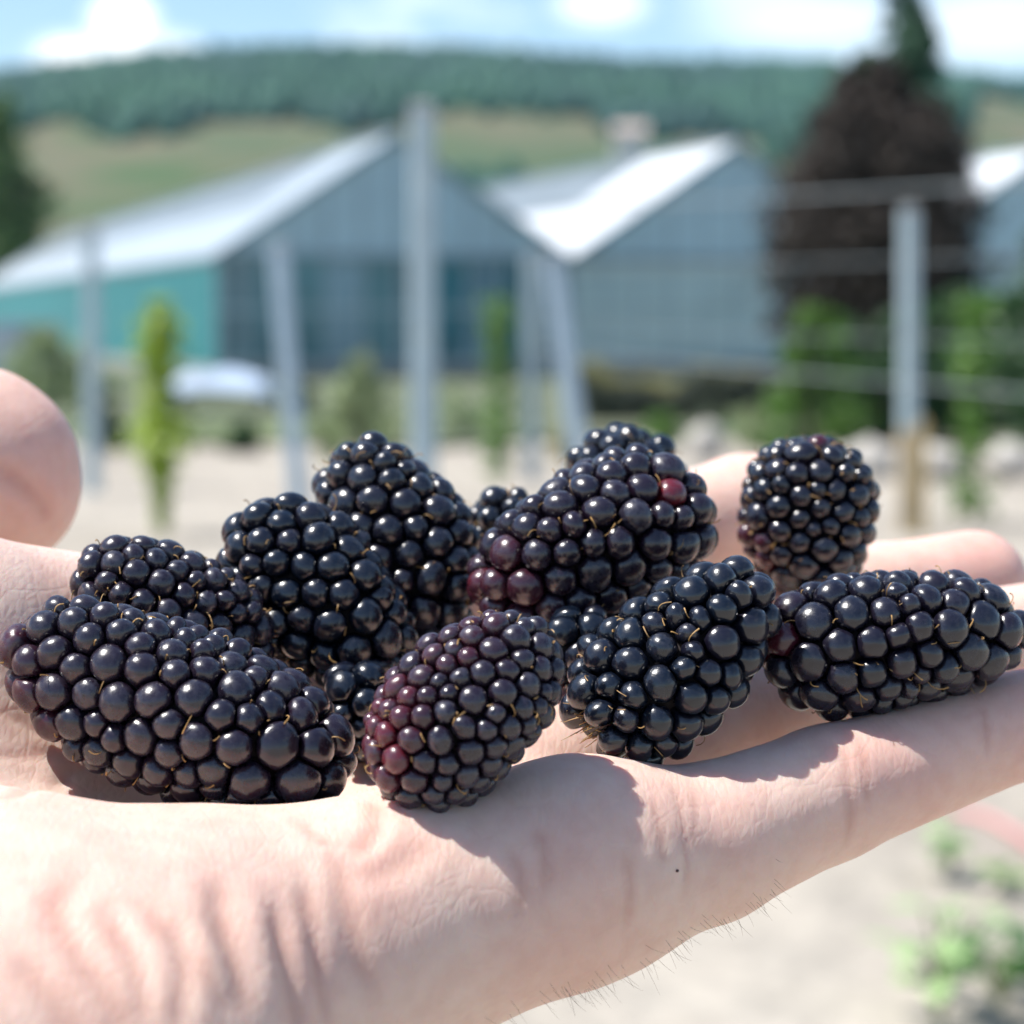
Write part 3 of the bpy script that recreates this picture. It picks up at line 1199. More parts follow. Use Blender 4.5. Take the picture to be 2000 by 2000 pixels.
wood_m = leafmat("wood_foliage", (0.010, 0.062, 0.048), (0.024, 0.100, 0.066), 0.8, 0.05)
t = wood_m.node_tree
tcn = nd(t, "ShaderNodeTexCoord")
n1 = nd(t, "ShaderNodeTexNoise")
n1.inputs["Scale"].default_value = 0.016
n1.inputs["Detail"].default_value = 2
t.links.new(tcn.outputs["Object"], n1.inputs["Vector"])
r1 = nd(t, "ShaderNodeValToRGB")
r1.color_ramp.elements[0].position = 0.36
r1.color_ramp.elements[0].color = (0.42, 0.62, 0.82, 1)
r1.color_ramp.elements[1].position = 0.62
r1.color_ramp.elements[1].color = (1.25, 1.12, 0.95, 1)
t.links.new(n1.outputs["Fac"], r1.inputs["Fac"])
mul = nd(t, "ShaderNodeMix", data_type="RGBA", blend_type="MULTIPLY")
mul.inputs["Factor"].default_value = 1
old = [x for x in t.nodes if x.type == "VALTORGB" and x != r1][0]
t.links.new(old.outputs["Color"], mul.inputs["A"])
t.links.new(r1.outputs["Color"], mul.inputs["B"])
t.links.new(mul.outputs["Result"], t.nodes["Principled BSDF"].inputs["Base Color"])
vi, fi = ico(1)
wr = np.random.default_rng(5)
wy = wr.uniform(330, 900, 90000)
wx = wy * wr.uniform(-0.42, 0.42, len(wy))
wz = hill_z(wx, wy)
ok = (600 - (wz - CAM_H) / wy * F) < wood_edge(HALF + F * wx / wy) + 9 * np.sin(wx * 0.031) + 6 * np.sin(wx * 0.083 + 1) + wr.normal(0, 5, len(wy))
ok |= (np.sin(wx * 0.045 + 2) * np.sin(wy * 0.038 + wx * 0.012) > 0.86) & (wr.random(len(wy)) < 0.5) & (wy > 300)
wx, wy, wz = wx[ok][:20000], wy[ok][:20000], wz[ok][:20000]
n = len(wx)
s_ = wr.uniform(1.5, 2.6, n)
k_ = wr.uniform(1.1, 1.9, n)
wv = vi[None] * np.stack([s_, s_, s_ * k_], 1)[:, None] * (1 + wr.normal(0, 0.13, (n, len(vi), 1))) + np.stack([wx, wy, wz + s_ * k_ * 0.5], 1)[:, None]
wf = fi[None] + (np.arange(n) * len(vi))[:, None, None]
wood = mesh_obj("wood", wv.reshape(-1, 3), wf.reshape(-1, 3), wood_m)
tag(wood, "dense green wood covering the top of the hill", "wood", kind="stuff")

# ================================================================== GREENHOUSES
ga = R(18)
RD = np.array([-math.sin(ga), math.cos(ga), 0])       # along the ridge, away
GD = np.array([math.cos(ga), math.sin(ga), 0])        # along the gable front
UP = np.array([0, 0, 1.0])
SPAN = 7.6
EAVE, RIDGE = 2.55, 5.05
LEN = 62.0
O0 = np.array([(410 - HALF) / F * 45, 45.0, 0])

m_roofw = simple("whitewashed_glass", (0.86, 0.88, 0.90), 0.30, 0.06, 0.5)
m_roofg = simple("greyed_glass", (0.27, 0.31, 0.33), 0.35, 0.15, 0.6)
m_roofl = simple("dusty_white_glass", (0.52, 0.58, 0.63), 0.35, 0.10, 0.5)
m_gable = simple("gable_glass", (0.66, 0.80, 0.86), 0.30, 0.12, 0.7)
m_pale = simple("pale_glass", (0.70, 0.80, 0.79), 0.3, 0.18, 0.8)
m_dark = simple("dark_glass", (0.10, 0.30, 0.36), 0.12, 0.4, 0.5)
m_dark2 = simple("greyed_dark_glass", (0.17, 0.27, 0.31), 0.2, 0.3, 0.7)
m_dark3 = simple("hazy_blue_glass", (0.22, 0.36, 0.44), 0.2, 0.3, 0.7)
m_teal = simple("teal_sheeting", (0.012, 0.19, 0.21), 0.45, 0.15, 0.8)
m_frame = simple("galvanised_frame", (0.26, 0.34, 0.38), 0.45, 0.15, 3, metal=0.3)
m_mull = simple("painted_glazing_bar", (0.42, 0.52, 0.57), 0.5, 0.1, 3)
m_bounce = simple("white_bounce_floor", (0.75, 0.77, 0.78), 0.8, 0.08, 2)  # for the added floors that reflect light inside the greenhouses
m_wallb = simple("concrete_plinth", (0.30, 0.30, 0.28), 0.9, 0.2, 3)


def translucent(m, f, col):
    t = m.node_tree
    b = t.nodes["Principled BSDF"]
    tr = nd(t, "ShaderNodeBsdfTranslucent")
    tr.inputs["Color"].default_value = (*col, 1)
    mx = nd(t, "ShaderNodeMixShader")
    mx.inputs["Fac"].default_value = f
    t.links.new(b.outputs["BSDF"], mx.inputs[1])
    t.links.new(tr.outputs["BSDF"], mx.inputs[2])
    t.links.new(mx.outputs["Shader"], t.nodes["Material Output"].inputs["Surface"])


for m_ in (m_roofw, m_roofg, m_roofl):
    translucent(m_, 0.30, (0.85, 0.90, 0.93))
for m_, f_ in ((m_gable, 0.40), (m_pale, 0.40), (m_dark, 0.20)):
    translucent(m_, f_, (0.70, 0.86, 0.92))


def gp(o, s, h, r):
    return o + GD * s + UP * h + RD * r


def panel(name, q, thick, mat, parent, base):
    q = [np.array(p) for p in q]
    n = np.cross(q[1] - q[0], q[-1] - q[0])
    n /= np.linalg.norm(n)
    v = q + [p + n * thick for p in q]
    k = len(q)
    f = [tuple(range(k))[::-1], tuple(range(k, 2 * k))] + [(i, (i + 1) % k, (i + 1) % k + k, i + k) for i in range(k)]
    return mesh_obj(name, np.array(v) - base, f, mat, parent)


def greenhouse(idx, label, roof_cols, lower, side):
    o = O0 + GD * SPAN * idx
    base = o + GD * SPAN / 2
    root = empty("greenhouse", base)
    tag(root, label, "greenhouse", "row of glass greenhouses side by side")
    half = SPAN / 2

    def rh(s):
        return EAVE + (RIDGE - EAVE) * (1 - abs(s - half) / half)
    # gable panes
    nb_ = 10
    w = SPAN / nb_
    for k in range(nb_):
        s0, s1 = k * w + 0.03, (k + 1) * w - 0.03
        q = [gp(o, s0, EAVE + 0.06, 0), gp(o, s1, EAVE + 0.06, 0)]
        t1 = gp(o, s1, max(rh(s1) - 0.07, EAVE + 0.07), 0)
        t0 = gp(o, s0, max(rh(s0) - 0.07, EAVE + 0.07), 0)
        if s0 < half < s1:
            q += [t1, gp(o, half, RIDGE - 0.07, 0), t0]
        else:
            q += [t1, t0]
        panel("gable_pane", q, 0.02, m_gable, root, base)
    # lower front wall panes
    for k in range(nb_):
        s0, s1 = k * w + 0.03, (k + 1) * w - 0.03
        mt = lower if isinstance(lower, bpy.types.Material) else lower[k % len(lower)]
        for (h0, h1) in ((0.42, 1.44), (1.50, EAVE - 0.06)):
            panel("front_pane", [gp(o, s0, h0, 0), gp(o, s1, h0, 0), gp(o, s1, h1, 0), gp(o, s0, h1, 0)], 0.02, mt, root, base)
    mb = MB()
    for k in range(nb_ + 1):
        s = k * w
        top = rh(min(max(s, 0.01), SPAN - 0.01))
        mb.bar(gp(o, s + (0.035 if k == 0 else -0.035 if k == nb_ else 0), 0, -0.01), gp(o, s + (0.035 if k == 0 else -0.035 if k == nb_ else 0), top - 0.06, -0.01), 0.05, 0.07, RD)
    for h in (0.40, 1.47):
        mb.bar(gp(o, 0.07, h, -0.005), gp(o, SPAN - 0.07, h, -0.005), 0.05, 0.05)
    mb.build("front_frame", m_mull, root, rel=base)
    mb = MB()
    mb.bar(gp(o, 0.0, EAVE, -0.04), gp(o, SPAN, EAVE, -0.04), 0.09, 0.12)
    mb.build("tie_beam", m_frame, root, rel=base)
    mb = MB()
    for sgn, e in ((1, 0), (-1, SPAN)):
        mb.bar(gp(o, e, EAVE - 0.02, -0.07), gp(o, half, RIDGE - 0.02, -0.07), 0.10, 0.14)
    mb.build("barge_board", m_frame, root, rel=base)
    mb = MB()
    mb.box(base + RD * 0.02 + UP * 0.18, SPAN, 0.14, 0.36, (GD, RD, UP))
    mb.build("plinth", m_wallb, root, rel=base)
    fc = base + RD * (LEN / 2 + 0.15) + UP * 0.06
    mb = MB()
    mb.box(fc, SPAN - 0.5, LEN - 0.6, 0.02, (GD, RD, UP))
    mb.build("added_bounce_floor", m_bounce, root, rel=base)  # unseen white floor, added to bounce sunlight up behind the gable panes
    # roof slopes: panels in courses along the ridge
    n_r = 12
    step = LEN / n_r
    for sgn in (0, 1):
        e0 = 0.0 if sgn == 0 else SPAN
        for k in range(n_r):
            for c in range(2):
                f0, f1 = (0, 0.5) if c == 0 else (0.5, 1)
                s0 = e0 + (half - e0) * f0
                s1 = e0 + (half - e0) * f1
                r0, r1 = k * step + 0.02, (k + 1) * step - 0.02
                h0, h1 = rh(s0) if f0 else EAVE, rh(s1) if f1 < 1 else RIDGE
                ov = 0.05
                q = [gp(o, s0, h0 + ov, r0), gp(o, s1, h1 + ov, r0), gp(o, s1, h1 + ov, r1), gp(o, s0, h0 + ov, r1)]
                if sgn == 0:
                    q = q[::-1]
                panel("roof_panel", q, 0.03, roof_cols(sgn, k, c), root, base)
    mb = MB()
    mb.bar(gp(o, half, RIDGE + 0.10, 0), gp(o, half, RIDGE + 0.10, LEN), 0.16, 0.06)
    mb.build("ridge_cap", m_frame, root, rel=base)
    mb = MB()
    mb.bar(gp(o, 0.0, EAVE - 0.03, 0.05), gp(o, 0.0, EAVE - 0.03, LEN), 0.14, 0.10)
    mb.build("gutter", m_frame, root, rel=base)
    if side:
        for k in range(n_r):
            r0, r1 = k * step + 0.03, (k + 1) * step - 0.03
            panel("side_panel", [gp(o, 0.0, 0.3, r1), gp(o, 0.0, 0.3, r0), gp(o, 0, EAVE - 0.1, r0), gp(o, 0, EAVE - 0.1, r1)], 0.03, m_teal, root, base)
        mb = MB()
        mb.bar(gp(o, 0.02, 0.15, 0), gp(o, 0.02, 0.15, LEN), 0.14, 0.30)
        mb.build("side_plinth", m_wallb, root, rel=base)
    panel("end_wall", [gp(o, 0, 0, LEN), gp(o, 0, EAVE, LEN), gp(o, half, RIDGE, LEN), gp(o, SPAN, EAVE, LEN), gp(o, SPAN, 0, LEN)], 0.05, m_gable, root, base)
    return root


greenhouse(0, "left greenhouse with a teal side wall, grey whitewashed roof and dark front glass",
           lambda s, k, c: m_roofg if (c == 1 and k > 0) else m_roofl, [m_dark2, m_dark, m_dark, m_dark3, m_dark, m_dark2, m_dark, m_dark3, m_dark, m_dark2], True)
greenhouse(1, "middle greenhouse with a bright white roof and pale grey front glass",
           lambda s, k, c: m_roofw if k < 1 or (k < 3 and c == 0) else m_roofg, [m_pale], False)
greenhouse(2, "right greenhouse with a white roof, half hidden behind the dark tree",
           lambda s, k, c: m_roofw, [m_pale], False)


# ================================================================== TREES, SHRUBS, PLANTS
def unit(v):
    return v / (np.linalg.norm(v, axis=-1, keepdims=True) + 1e-9)


def leaf_cloud(n, sampler, size, rg, flat=0.4):
    """n small folded leaves; sampler gives points and outward directions"""
    p, o = sampler(rg, n)
    s = (size * rg.uniform(0.6, 1.35, n))[:, None]
    nn = unit(o * (1 - flat) + rg.normal(0, 0.6, (n, 3)))
    a = unit(np.cross(nn, rg.normal(0, 1, (n, 3))))
    bq = np.cross(nn, a)
    Vs = np.stack([p - a * s, p + bq * s * 0.5 + nn * s * 0.15, p + a * s, p - bq * s * 0.5 + nn * s * 0.15], 1).reshape(-1, 3)
    i4 = np.arange(n) * 4
    Fs = np.stack([np.stack([i4, i4 + 1, i4 + 2], 1), np.stack([i4, i4 + 2, i4 + 3], 1)], 1).reshape(-1, 3)
    return Vs, Fs


def tree(name, label, cat, base, prof, n, size, mat, barkm, clumps=60, seed=1, group=None, trunk_r=0.12, flat=0.4, sq=1.0):
    """prof: list of (height, radius)"""
    rg = np.random.default_rng(seed)
    root = empty(name, base)
    tag(root, label, cat, group)
    hs = np.array([p[0] for p in prof])
    rs = np.array([p[1] for p in prof])
    cl = []
    for _ in range(clumps):
        while True:
            h = rg.uniform(hs[0], hs[-1])
            r = np.interp(h, hs, rs)
            if rg.random() < (r / rs.max()) ** 1.0 + 0.15:
                break
        a = rg.uniform(0, 6.283)
        q = r * rg.uniform(0.35, 0.95)
        cl.append((np.array([q * math.cos(a), q * math.sin(a), h]), max(0.08, r * rg.uniform(0.22, 0.42))))

    cc = np.array([c for c, _ in cl])
    cq = np.array([r for _, r in cl])

    def smp(rg, n):
        i = rg.integers(len(cl), size=n)
        o = unit(rg.normal(0, 1, (n, 3)))
        rr = (cq[i] * rg.random(n) ** 0.4)[:, None]
        return cc[i] + o * rr * np.array([1, 1, sq]), o
    v, f = leaf_cloud(n, smp, size, rg, flat)
    cr_ = mesh_obj("crown", v, f, mat, root)
    mb = MB()
    H = hs[-1]
    mb.tube([(0, 0, 0), (0.01 * H, 0, H * 0.3), (-0.01 * H, 0.01, H * 0.6), (0, 0, H * 0.95)], [trunk_r, trunk_r * 0.8, trunk_r * 0.5, trunk_r * 0.1], 8)
    for c, cr2 in cl[:24]:
        z0 = max(hs[0] * 0.6, c[2] - np.hypot(c[0], c[1]) * 0.7)
        mb.tube([(0, 0, z0), (c[0] * 0.5, c[1] * 0.5, z0 + (c[2] - z0) * 0.6), tuple(c)], [trunk_r * 0.35, trunk_r * 0.22, trunk_r * 0.08], 5)
    mb.build("trunk", barkm, root)
    return root


bark = simple("bark", (0.10, 0.075, 0.055), 0.9, 0.4, 12, bump=0.4)
m_copper = leafmat("copper_leaves", (0.022, 0.015, 0.011), (0.050, 0.032, 0.022), 0.6, 0.15)
m_spruce = leafmat("spruce_needles", (0.025, 0.075, 0.040), (0.055, 0.140, 0.070), 0.6, 0.1)
m_dgreen = leafmat("dark_green_leaves", (0.014, 0.050, 0.014), (0.045, 0.120, 0.030), 0.45, 0.2)
m_treeg = leafmat("tree_leaves", (0.030, 0.090, 0.024), (0.130, 0.230, 0.050), 0.5, 0.2)
m_mgreen = leafmat("green_leaves", (0.07, 0.17, 0.025), (0.16, 0.30, 0.055), 0.45, 0.3)
m_ygreen = leafmat("young_vine_leaves", (0.24, 0.38, 0.03), (0.42, 0.52, 0.08), 0.45, 0.35)
m_sage = leafmat("pale_green_leaves", (0.24, 0.31, 0.15), (0.40, 0.47, 0.26), 0.6, 0.25)
m_dry = leafmat("dry_grass", (0.20, 0.19, 0.07), (0.36, 0.34, 0.14), 0.7, 0.25)


def ground_at(u, d):
    return np.array([(u - HALF) / F * d, d, 0.0])


tree("copper_tree", "broad dark copper leaved tree standing in front of the right greenhouse", "tree", ground_at(1648, 37.0),
     [(0.8, 0.9), (1.1, 1.30), (1.5, 1.66), (2.2, 1.80), (3.1, 1.72), (3.8, 1.50), (4.3, 1.26), (4.8, 0.95), (5.2, 0.62), (5.5, 0.30)], 42000, 0.075, m_copper, bark, 420, 21, trunk_r=0.14)
tree("spruce", "green pointed spruce rising behind the dark copper leaved tree", "tree", ground_at(1692, 41.0),
     [(0.8, 1.0), (2.5, 0.9), (4.0, 0.85), (5.2, 0.95), (6.0, 0.78), (6.5, 0.55), (7.0, 0.36), (7.6, 0.28), (8.6, 0.20)], 28000, 0.085, m_spruce, bark, 320, 22, trunk_r=0.12)
tree("garden_tree", "dark green leafy tree at the left edge beyond the greenhouse", "tree", ground_at(-35, 118.0),
     [(2.0, 2.5), (4.0, 4.2), (6.0, 4.4), (8.5, 3.6), (10.8, 2.6), (12.6, 1.6), (13.6, 0.5)], 20000, 0.22, m_treeg, bark, 120, 23, trunk_r=0.32)

SHR = "green shrubs behind the right fence wires"
tree("shrub", "tall dark green shrub right of the pale grey post", "shrub", ground_at(1850, 25.0), [(0.05, 0.7), (0.6, 1.0), (1.2, 0.85), (1.6, 0.4)], 7500, 0.055, m_dgreen, bark, 50, 31, SHR, 0.03)
tree("shrub", "rounded dark green shrub at the right edge of the garden", "shrub", ground_at(2030, 23.0), [(0.05, 0.6), (0.6, 0.95), (1.4, 0.9), (2.3, 0.35)], 7500, 0.055, m_dgreen, bark, 50, 32, SHR, 0.03)
tree("shrub", "low green shrub left of the pale grey post under the copper tree", "shrub", ground_at(1650, 24.0), [(0.05, 0.75), (0.5, 0.85), (0.9, 0.7), (1.35, 0.3)], 6500, 0.05, m_dgreen, bark, 45, 33, SHR, 0.03)
tree("shrub", "bright green bushy shrub standing left of the copper tree's foot", "shrub", ground_at(1535, 21.5), [(0.05, 0.45), (0.4, 0.48), (0.9, 0.32), (1.25, 0.24), (1.42, 0.1)], 5000, 0.045, m_mgreen, bark, 45, 34, SHR, 0.02)
tree("shrub", "pale feathery bush between the left leaning post and the tall post", "bush", ground_at(668, 20.0), [(0.03, 0.35), (0.3, 0.42), (0.6, 0.30), (0.92, 0.1)], 3600, 0.04, m_sage, bark, 36, 35, None, 0.015)
tree("shrub", "small dark bush at the foot of the far left post", "bush", ground_at(195, 22.0), [(0.03, 0.2), (0.3, 0.28), (0.5, 0.2), (0.62, 0.1)], 1300, 0.045, m_dgreen, bark, 24, 36, None, 0.015)
tree("shrub", "olive bush beside the thumb in front of the teal wall", "bush", ground_at(90, 32.0), [(0.03, 0.6), (0.5, 0.75), (0.9, 0.6), (1.15, 0.2)], 2800, 0.06, m_sage, bark, 36, 37, None, 0.02)


def vine(label, u, vt, vb, wid, seed, mat, n=420, outline=None):
    """young vine trained up a thin cane"""
    base = G(u, vb)
    d = base[1]
    H = PY(u, vt, d)[2]
    W = wid / F * d / 2
    rg = np.random.default_rng(seed)
    root = empty("young_vine", base)
    tag(root, label, "vine", "young vines trained up canes")
    mb = MB()
    mb.tube([(0, 0, 0), (0.01, 0, H * 0.5), (0, 0.01, H * 0.97)], [0.009, 0.008, 0.006], 6)
    mb.build("cane", simple_cane, root)
    mb = MB()
    pts = [(0.02 * math.sin(7 * s), 0.02 * math.cos(7 * s), H * s) for s in np.linspace(0, 0.98, 14)]
    mb.tube(pts, 0.006, 5)
    mb.build("stem", m_stem, root)

    gaps = rg.uniform(0.3, 1.0, 9)
    outl = outline or rg.uniform(0.4, 1.0, 12)

    def smp(rg, n):
        c = rg.uniform(0.03, 1.0, n * 6)
        c = c[rg.random(n * 6) < np.interp(c, np.linspace(0, 1, 9), gaps)][:n]
        c = np.resize(c, n)
        a = rg.uniform(0, 6.283, n)
        wr_ = W * np.interp(c, np.linspace(0, 1, len(outl)), outl) * (1 + 0.35 * np.sin(c * 61 + seed))
        q = np.abs(wr_) * rg.uniform(0.1, 1.15, n)
        return np.stack([q * np.cos(a), q * np.sin(a), H * c], 1), np.stack([np.cos(a), np.sin(a), a * 0 + 0.4], 1)
    v, f = leaf_cloud(n, smp, 0.042, rg)
    mesh_obj("foliage", v, f, mat, root)


simple_cane = simple("bamboo_cane", (0.42, 0.32, 0.14), 0.6, 0.25, 6)
m_stem = simple("green_stem", (0.12, 0.18, 0.05), 0.6, 0.25, 10)
vine("yellow green young vine beside the thumb, left of the leaning post", 305, 568, 1010, 112, 41, m_ygreen, 1500, [0.12, 0.18, 0.25, 0.42, 0.95, 1.0, 0.5, 0.4, 0.65, 0.7, 0.6, 0.2])
vine("thin young vine between the tall post and the right leaning post", 940, 560, 905, 70, 42, m_mgreen, 650)
vine("slender young vine at the right of the pale grey post", 1832, 560, 985, 90, 43, m_mgreen, 800)

# ================================================================== POSTS AND WIRES
m_post = simple("weathered_concrete", (0.40, 0.50, 0.54), 0.85, 0.14, 7, bump=0.2)
m_postb = simple("painted_metal_post", (0.42, 0.53, 0.62), 0.5, 0.12, 5)
m_wire = simple("galvanised_wire", (0.30, 0.34, 0.35), 0.45, 0.2, 20, metal=0.4)
m_foot = simple("tan_boards", (0.46, 0.37, 0.24), 0.8, 0.2, 7)
m_cap = simple("post_cap", (0.32, 0.33, 0.33), 0.8, 0.15, 9)


def post(label, top, bot, d_bot, width_px, mat, lean_depth=0.0, group="posts of the vine trellis", sleeve=None):
    """square post from its foot on the ground to its top"""
    a = ground_at(bot[0], d_bot)
    y = d_bot + lean_depth
    bq = PY(top[0], top[1], y)
    w = width_px / F * d_bot
    root = empty("fence_post", a)
    tag(root, label, "post", group)
    ax = bq - a
    ln = np.linalg.norm(ax)
    zz = ax / ln
    xx = np.array([1.0, 0, 0]) - zz * zz[0]
    xx /= np.linalg.norm(xx)
    yy = np.cross(zz, xx)
    # chamfered, slightly tapered shaft
    v, f = [], []
    c = 0.22
    prof = [(-1, -1 + c), (-1 + c, -1), (1 - c, -1), (1, -1 + c), (1, 1 - c), (1 - c, 1), (-1 + c, 1), (-1, 1 - c)]
    for h, s in ((-0.15, 1.0), (ln * 0.5, 0.95), (ln - 0.03, 0.90)):
        for px_, py_ in prof:
            v.append(xx * px_ * w / 2 * s + yy * py_ * w / 2 * s + zz * h)
    for r_ in range(2):
        for k in range(8):
            f.append((r_ * 8 + k, r_ * 8 + (k + 1) % 8, r_ * 8 + 8 + (k + 1) % 8, r_ * 8 + 8 + k))
    f.append(tuple(range(16, 24)))
    mesh_obj("shaft", np.array(v), f, mat, root)
    v, f = [], []
    for h, s in ((ln - 0.03, 0.93), (ln - 0.01, 0.93), (ln, 0.7)):
        for px_, py_ in prof:
            v.append(xx * px_ * w / 2 * s + yy * py_ * w / 2 * s + zz * h)
    for r_ in range(2):
        for k in range(8):
            f.append((r_ * 8 + k, r_ * 8 + (k + 1) % 8, r_ * 8 + 8 + (k + 1) % 8, r_ * 8 + 8 + k))
    f.append(tuple(range(16, 24)))
    mesh_obj("cap", np.array(v), f, m_cap, root)
    if sleeve:
        v, f = [], []
        for h in (-0.1, sleeve - 0.02, sleeve):
            for px_, py_ in prof:
                k_ = 1.10 if h < sleeve else 1.02
                v.append(xx * px_ * w / 2 * k_ + yy * py_ * w / 2 * k_ + zz * h)
        for r_ in range(2):
            for k in range(8):
                f.append((r_ * 8 + k, r_ * 8 + (k + 1) % 8, r_ * 8 + 8 + (k + 1) % 8, r_ * 8 + 8 + k))
        f.append(tuple(range(16, 24)))
        o = mesh_obj("post_foot", np.array(v), f, m_foot, root)
        o["label"] = "tan lower part of the post"
    for hf in (0.35, 0.62, 0.88):
        mb = MB()
        mb.tube([zz * ln * hf - yy * (w * 0.62) - xx * 0.02, zz * ln * hf - yy * (w * 0.62) + xx * 0.02], 0.006, 6)
        mb.build("wire_clip", m_wire, root)
    return a, bq


post("tall pale grey post in the middle standing in front of the left greenhouse", (797, 196), (800, 0), 7.6, 49, m_post)
post("slim pale blue post leaning left, standing left of the tall post", (524, 458), (566, 0), 14.2, 34, m_postb)
post("faint grey post at far left in front of the teal wall", (172, 430), (172, 0), 16.5, 28, m_post)
post("slim pale post leaning left, standing right of the tall post", (1042, 480), (1100, 0), 17.0, 37, m_postb)
post("dim grey upright post just left of the right leaning post", (1002, 480), (1003, 0), 18.0, 28, m_post)
post("pale grey upright post at right in front of the copper tree", (1716, 390), (1718, 0), 13.6, 33, m_post, sleeve=0.62)
# wooden stake tied to the right post
st = empty("wooden_stake", ground_at(1742, 13.4))
tag(st, "short yellow wooden stake beside the foot of the right post", "stake")
mb = MB()
mb.bar((0, 0, -0.1), (0, 0, 0.66), 0.045, 0.045, (0, 1, 0))
mb.build("stake_shaft", simple("raw_wood", (0.50, 0.36, 0.15), 0.7, 0.25, 9), st)
mb = MB()
mb.v = [(-0.0225, -0.0225, 0.66), (0.0225, -0.0225, 0.66), (0.0225, 0.0225, 0.66), (-0.0225, 0.0225, 0.66), (0, 0, 0.71)]
mb.f = [(0, 1, 4), (1, 2, 4), (2, 3, 4), (3, 0, 4)]
mb.build("stake_tip", simple("weathered_wood", (0.40, 0.30, 0.15), 0.7, 0.25, 9), st)


def wire(label, a, b_, d0, d1, r, sag=0.02):
    A = PY(a[0], a[1], d0)
    Bq = PY(b_[0], b_[1], d1)
    pts = [A + (Bq - A) * s - UP * sag * 4 * s * (1 - s) for s in np.linspace(0, 1, 9)]
    mb = MB()
    base = A
    mb.tube([p - base for p in pts], r, 6)
    o = mb.build("trellis_wire", m_wire, None, True)
    o.location = base
    tag(o, label, "wire", "trellis wires of the right post row")


wire("topmost trellis wire crossing the copper tree near the post top", (1000, 392), (2250, 322), 17.8, 10.5, 0.0085)
wire("second trellis wire from the top, across the lower copper tree", (1000, 505), (2250, 470), 17.8, 10.5, 0.0050)
wire("third trellis wire from the top, across the dark shrubs", (1000, 612), (2250, 650), 17.8, 10.5, 0.0050)
wire("lowest trellis wire crossing the shrubs below the copper tree", (1000, 655), (2250, 765), 17.8, 10.5, 0.0085)

# ================================================================== LOW THINGS IN THE GARDEN
# dark hedge and grass bank in front of the middle greenhouse
rg = np.random.default_rng(61)


def strip_plants(name, label, cat, u0, u1, d, h, depth, n, size, mat, seed, kind=None, stems=True):
    rg = np.random.default_rng(seed)
    A = ground_at(u0, d)
    Bq = ground_at(u1, d)
    ln = Bq[0] - A[0]
    root = empty(name, (A + Bq) / 2)
    tag(root, label, cat)

    def smp(rg, n):
        x = rg.uniform(-ln / 2, ln / 2, n)
        hh_ = h * (0.8 + 0.2 * np.sin(x * 3.1) + 0.12 * np.sin(x * 7.7))
        return np.stack([x, rg.uniform(-depth / 2, depth / 2, n), hh_ * rg.random(n) ** 0.7], 1), np.tile(np.array([0, -0.4, 0.8]), (n, 1))
    v, f = leaf_cloud(n, smp, size, rg)
    mesh_obj("foliage", v, f, mat, root)
    if stems:
        mb = MB()
        for k in range(int(ln / 0.25)):
            x = -ln / 2 + 0.12 + k * 0.25
            mb.tube([(x, 0, -0.02), (x + rg.normal(0, 0.03), rg.normal(0, 0.05), h * 0.8)], [0.012, 0.005], 4)
        o = mb.build("stems", bark, root)
        o["kind"] = "stuff"
    return root


for (lb, u_, d_, H_, r_, mt_, sd_) in (
    ("tiny dark green plant at the foot of the left leaning post", 455, 21.5, 0.30, 0.16, m_dgreen, 91),
    ("straw coloured tuft of grass right of the pale feathery bush", 725, 21.0, 0.42, 0.14, m_dry, 92),
    ("knee high olive plant right of the tall post", 865, 24.0, 0.55, 0.26, m_sage, 93),
    ("small dry tuft at the foot of the right leaning post", 1075, 20.0, 0.28, 0.15, m_dry, 94),
    ("little green plant in front of the dark hedge, left of the stones", 1250, 22.5, 0.32, 0.2, m_mgreen, 95),
    ("small grey green plant before the hedge, left of the bright shrub", 1410, 22.0, 0.40, 0.24, m_sage, 96),
    ("dark low plant by the covered bench", 560, 28.5, 0.45, 0.3, m_dgreen, 97),
    ("tall dry plant stalks before the dark glass, right of the left leaning post", 690, 27.0, 0.95, 0.16, m_dry, 98),
):
    tree("garden_plant", lb, "plant", ground_at(u_, d_), [(0.02, r_ * 0.7), (H_ * 0.4, r_), (H_ * 0.8, r_ * 0.7), (H_, r_ * 0.2)], 700, 0.035, mt_, bark, 18, sd_, "small plants in the garden", 0.008)
m_hedge = leafmat("dark_hedge_leaves", (0.030, 0.042, 0.030), (0.075, 0.092, 0.062), 0.6, 0.15)
strip_plants("hedge", "low dark grey green hedge in front of the middle greenhouse", "hedge", 1090, 1500, 27.0, 0.70, 0.6, 4200, 0.05, m_hedge, 62)
strip_plants("grass_bank", "strip of yellow green tall grass along the foot of the middle greenhouse", "grass", 1080, 1520, 33.0, 0.62, 0.5, 3000, 0.05, m_dry, 63, stems=False)
strip_plants("low_plants", "pale low plants along the path behind the left leaning post", "plants", 140, 640, 23.0, 0.22, 1.2, 1500, 0.04, m_sage, 64, stems=False)

# pale stones / clods lying in front of the hedge and at right
m_stone = simple("pale_limestone", (0.46, 0.43, 0.39), 0.9, 0.25, 8, bump=0.3)
vi2, fi2 = ico(2)


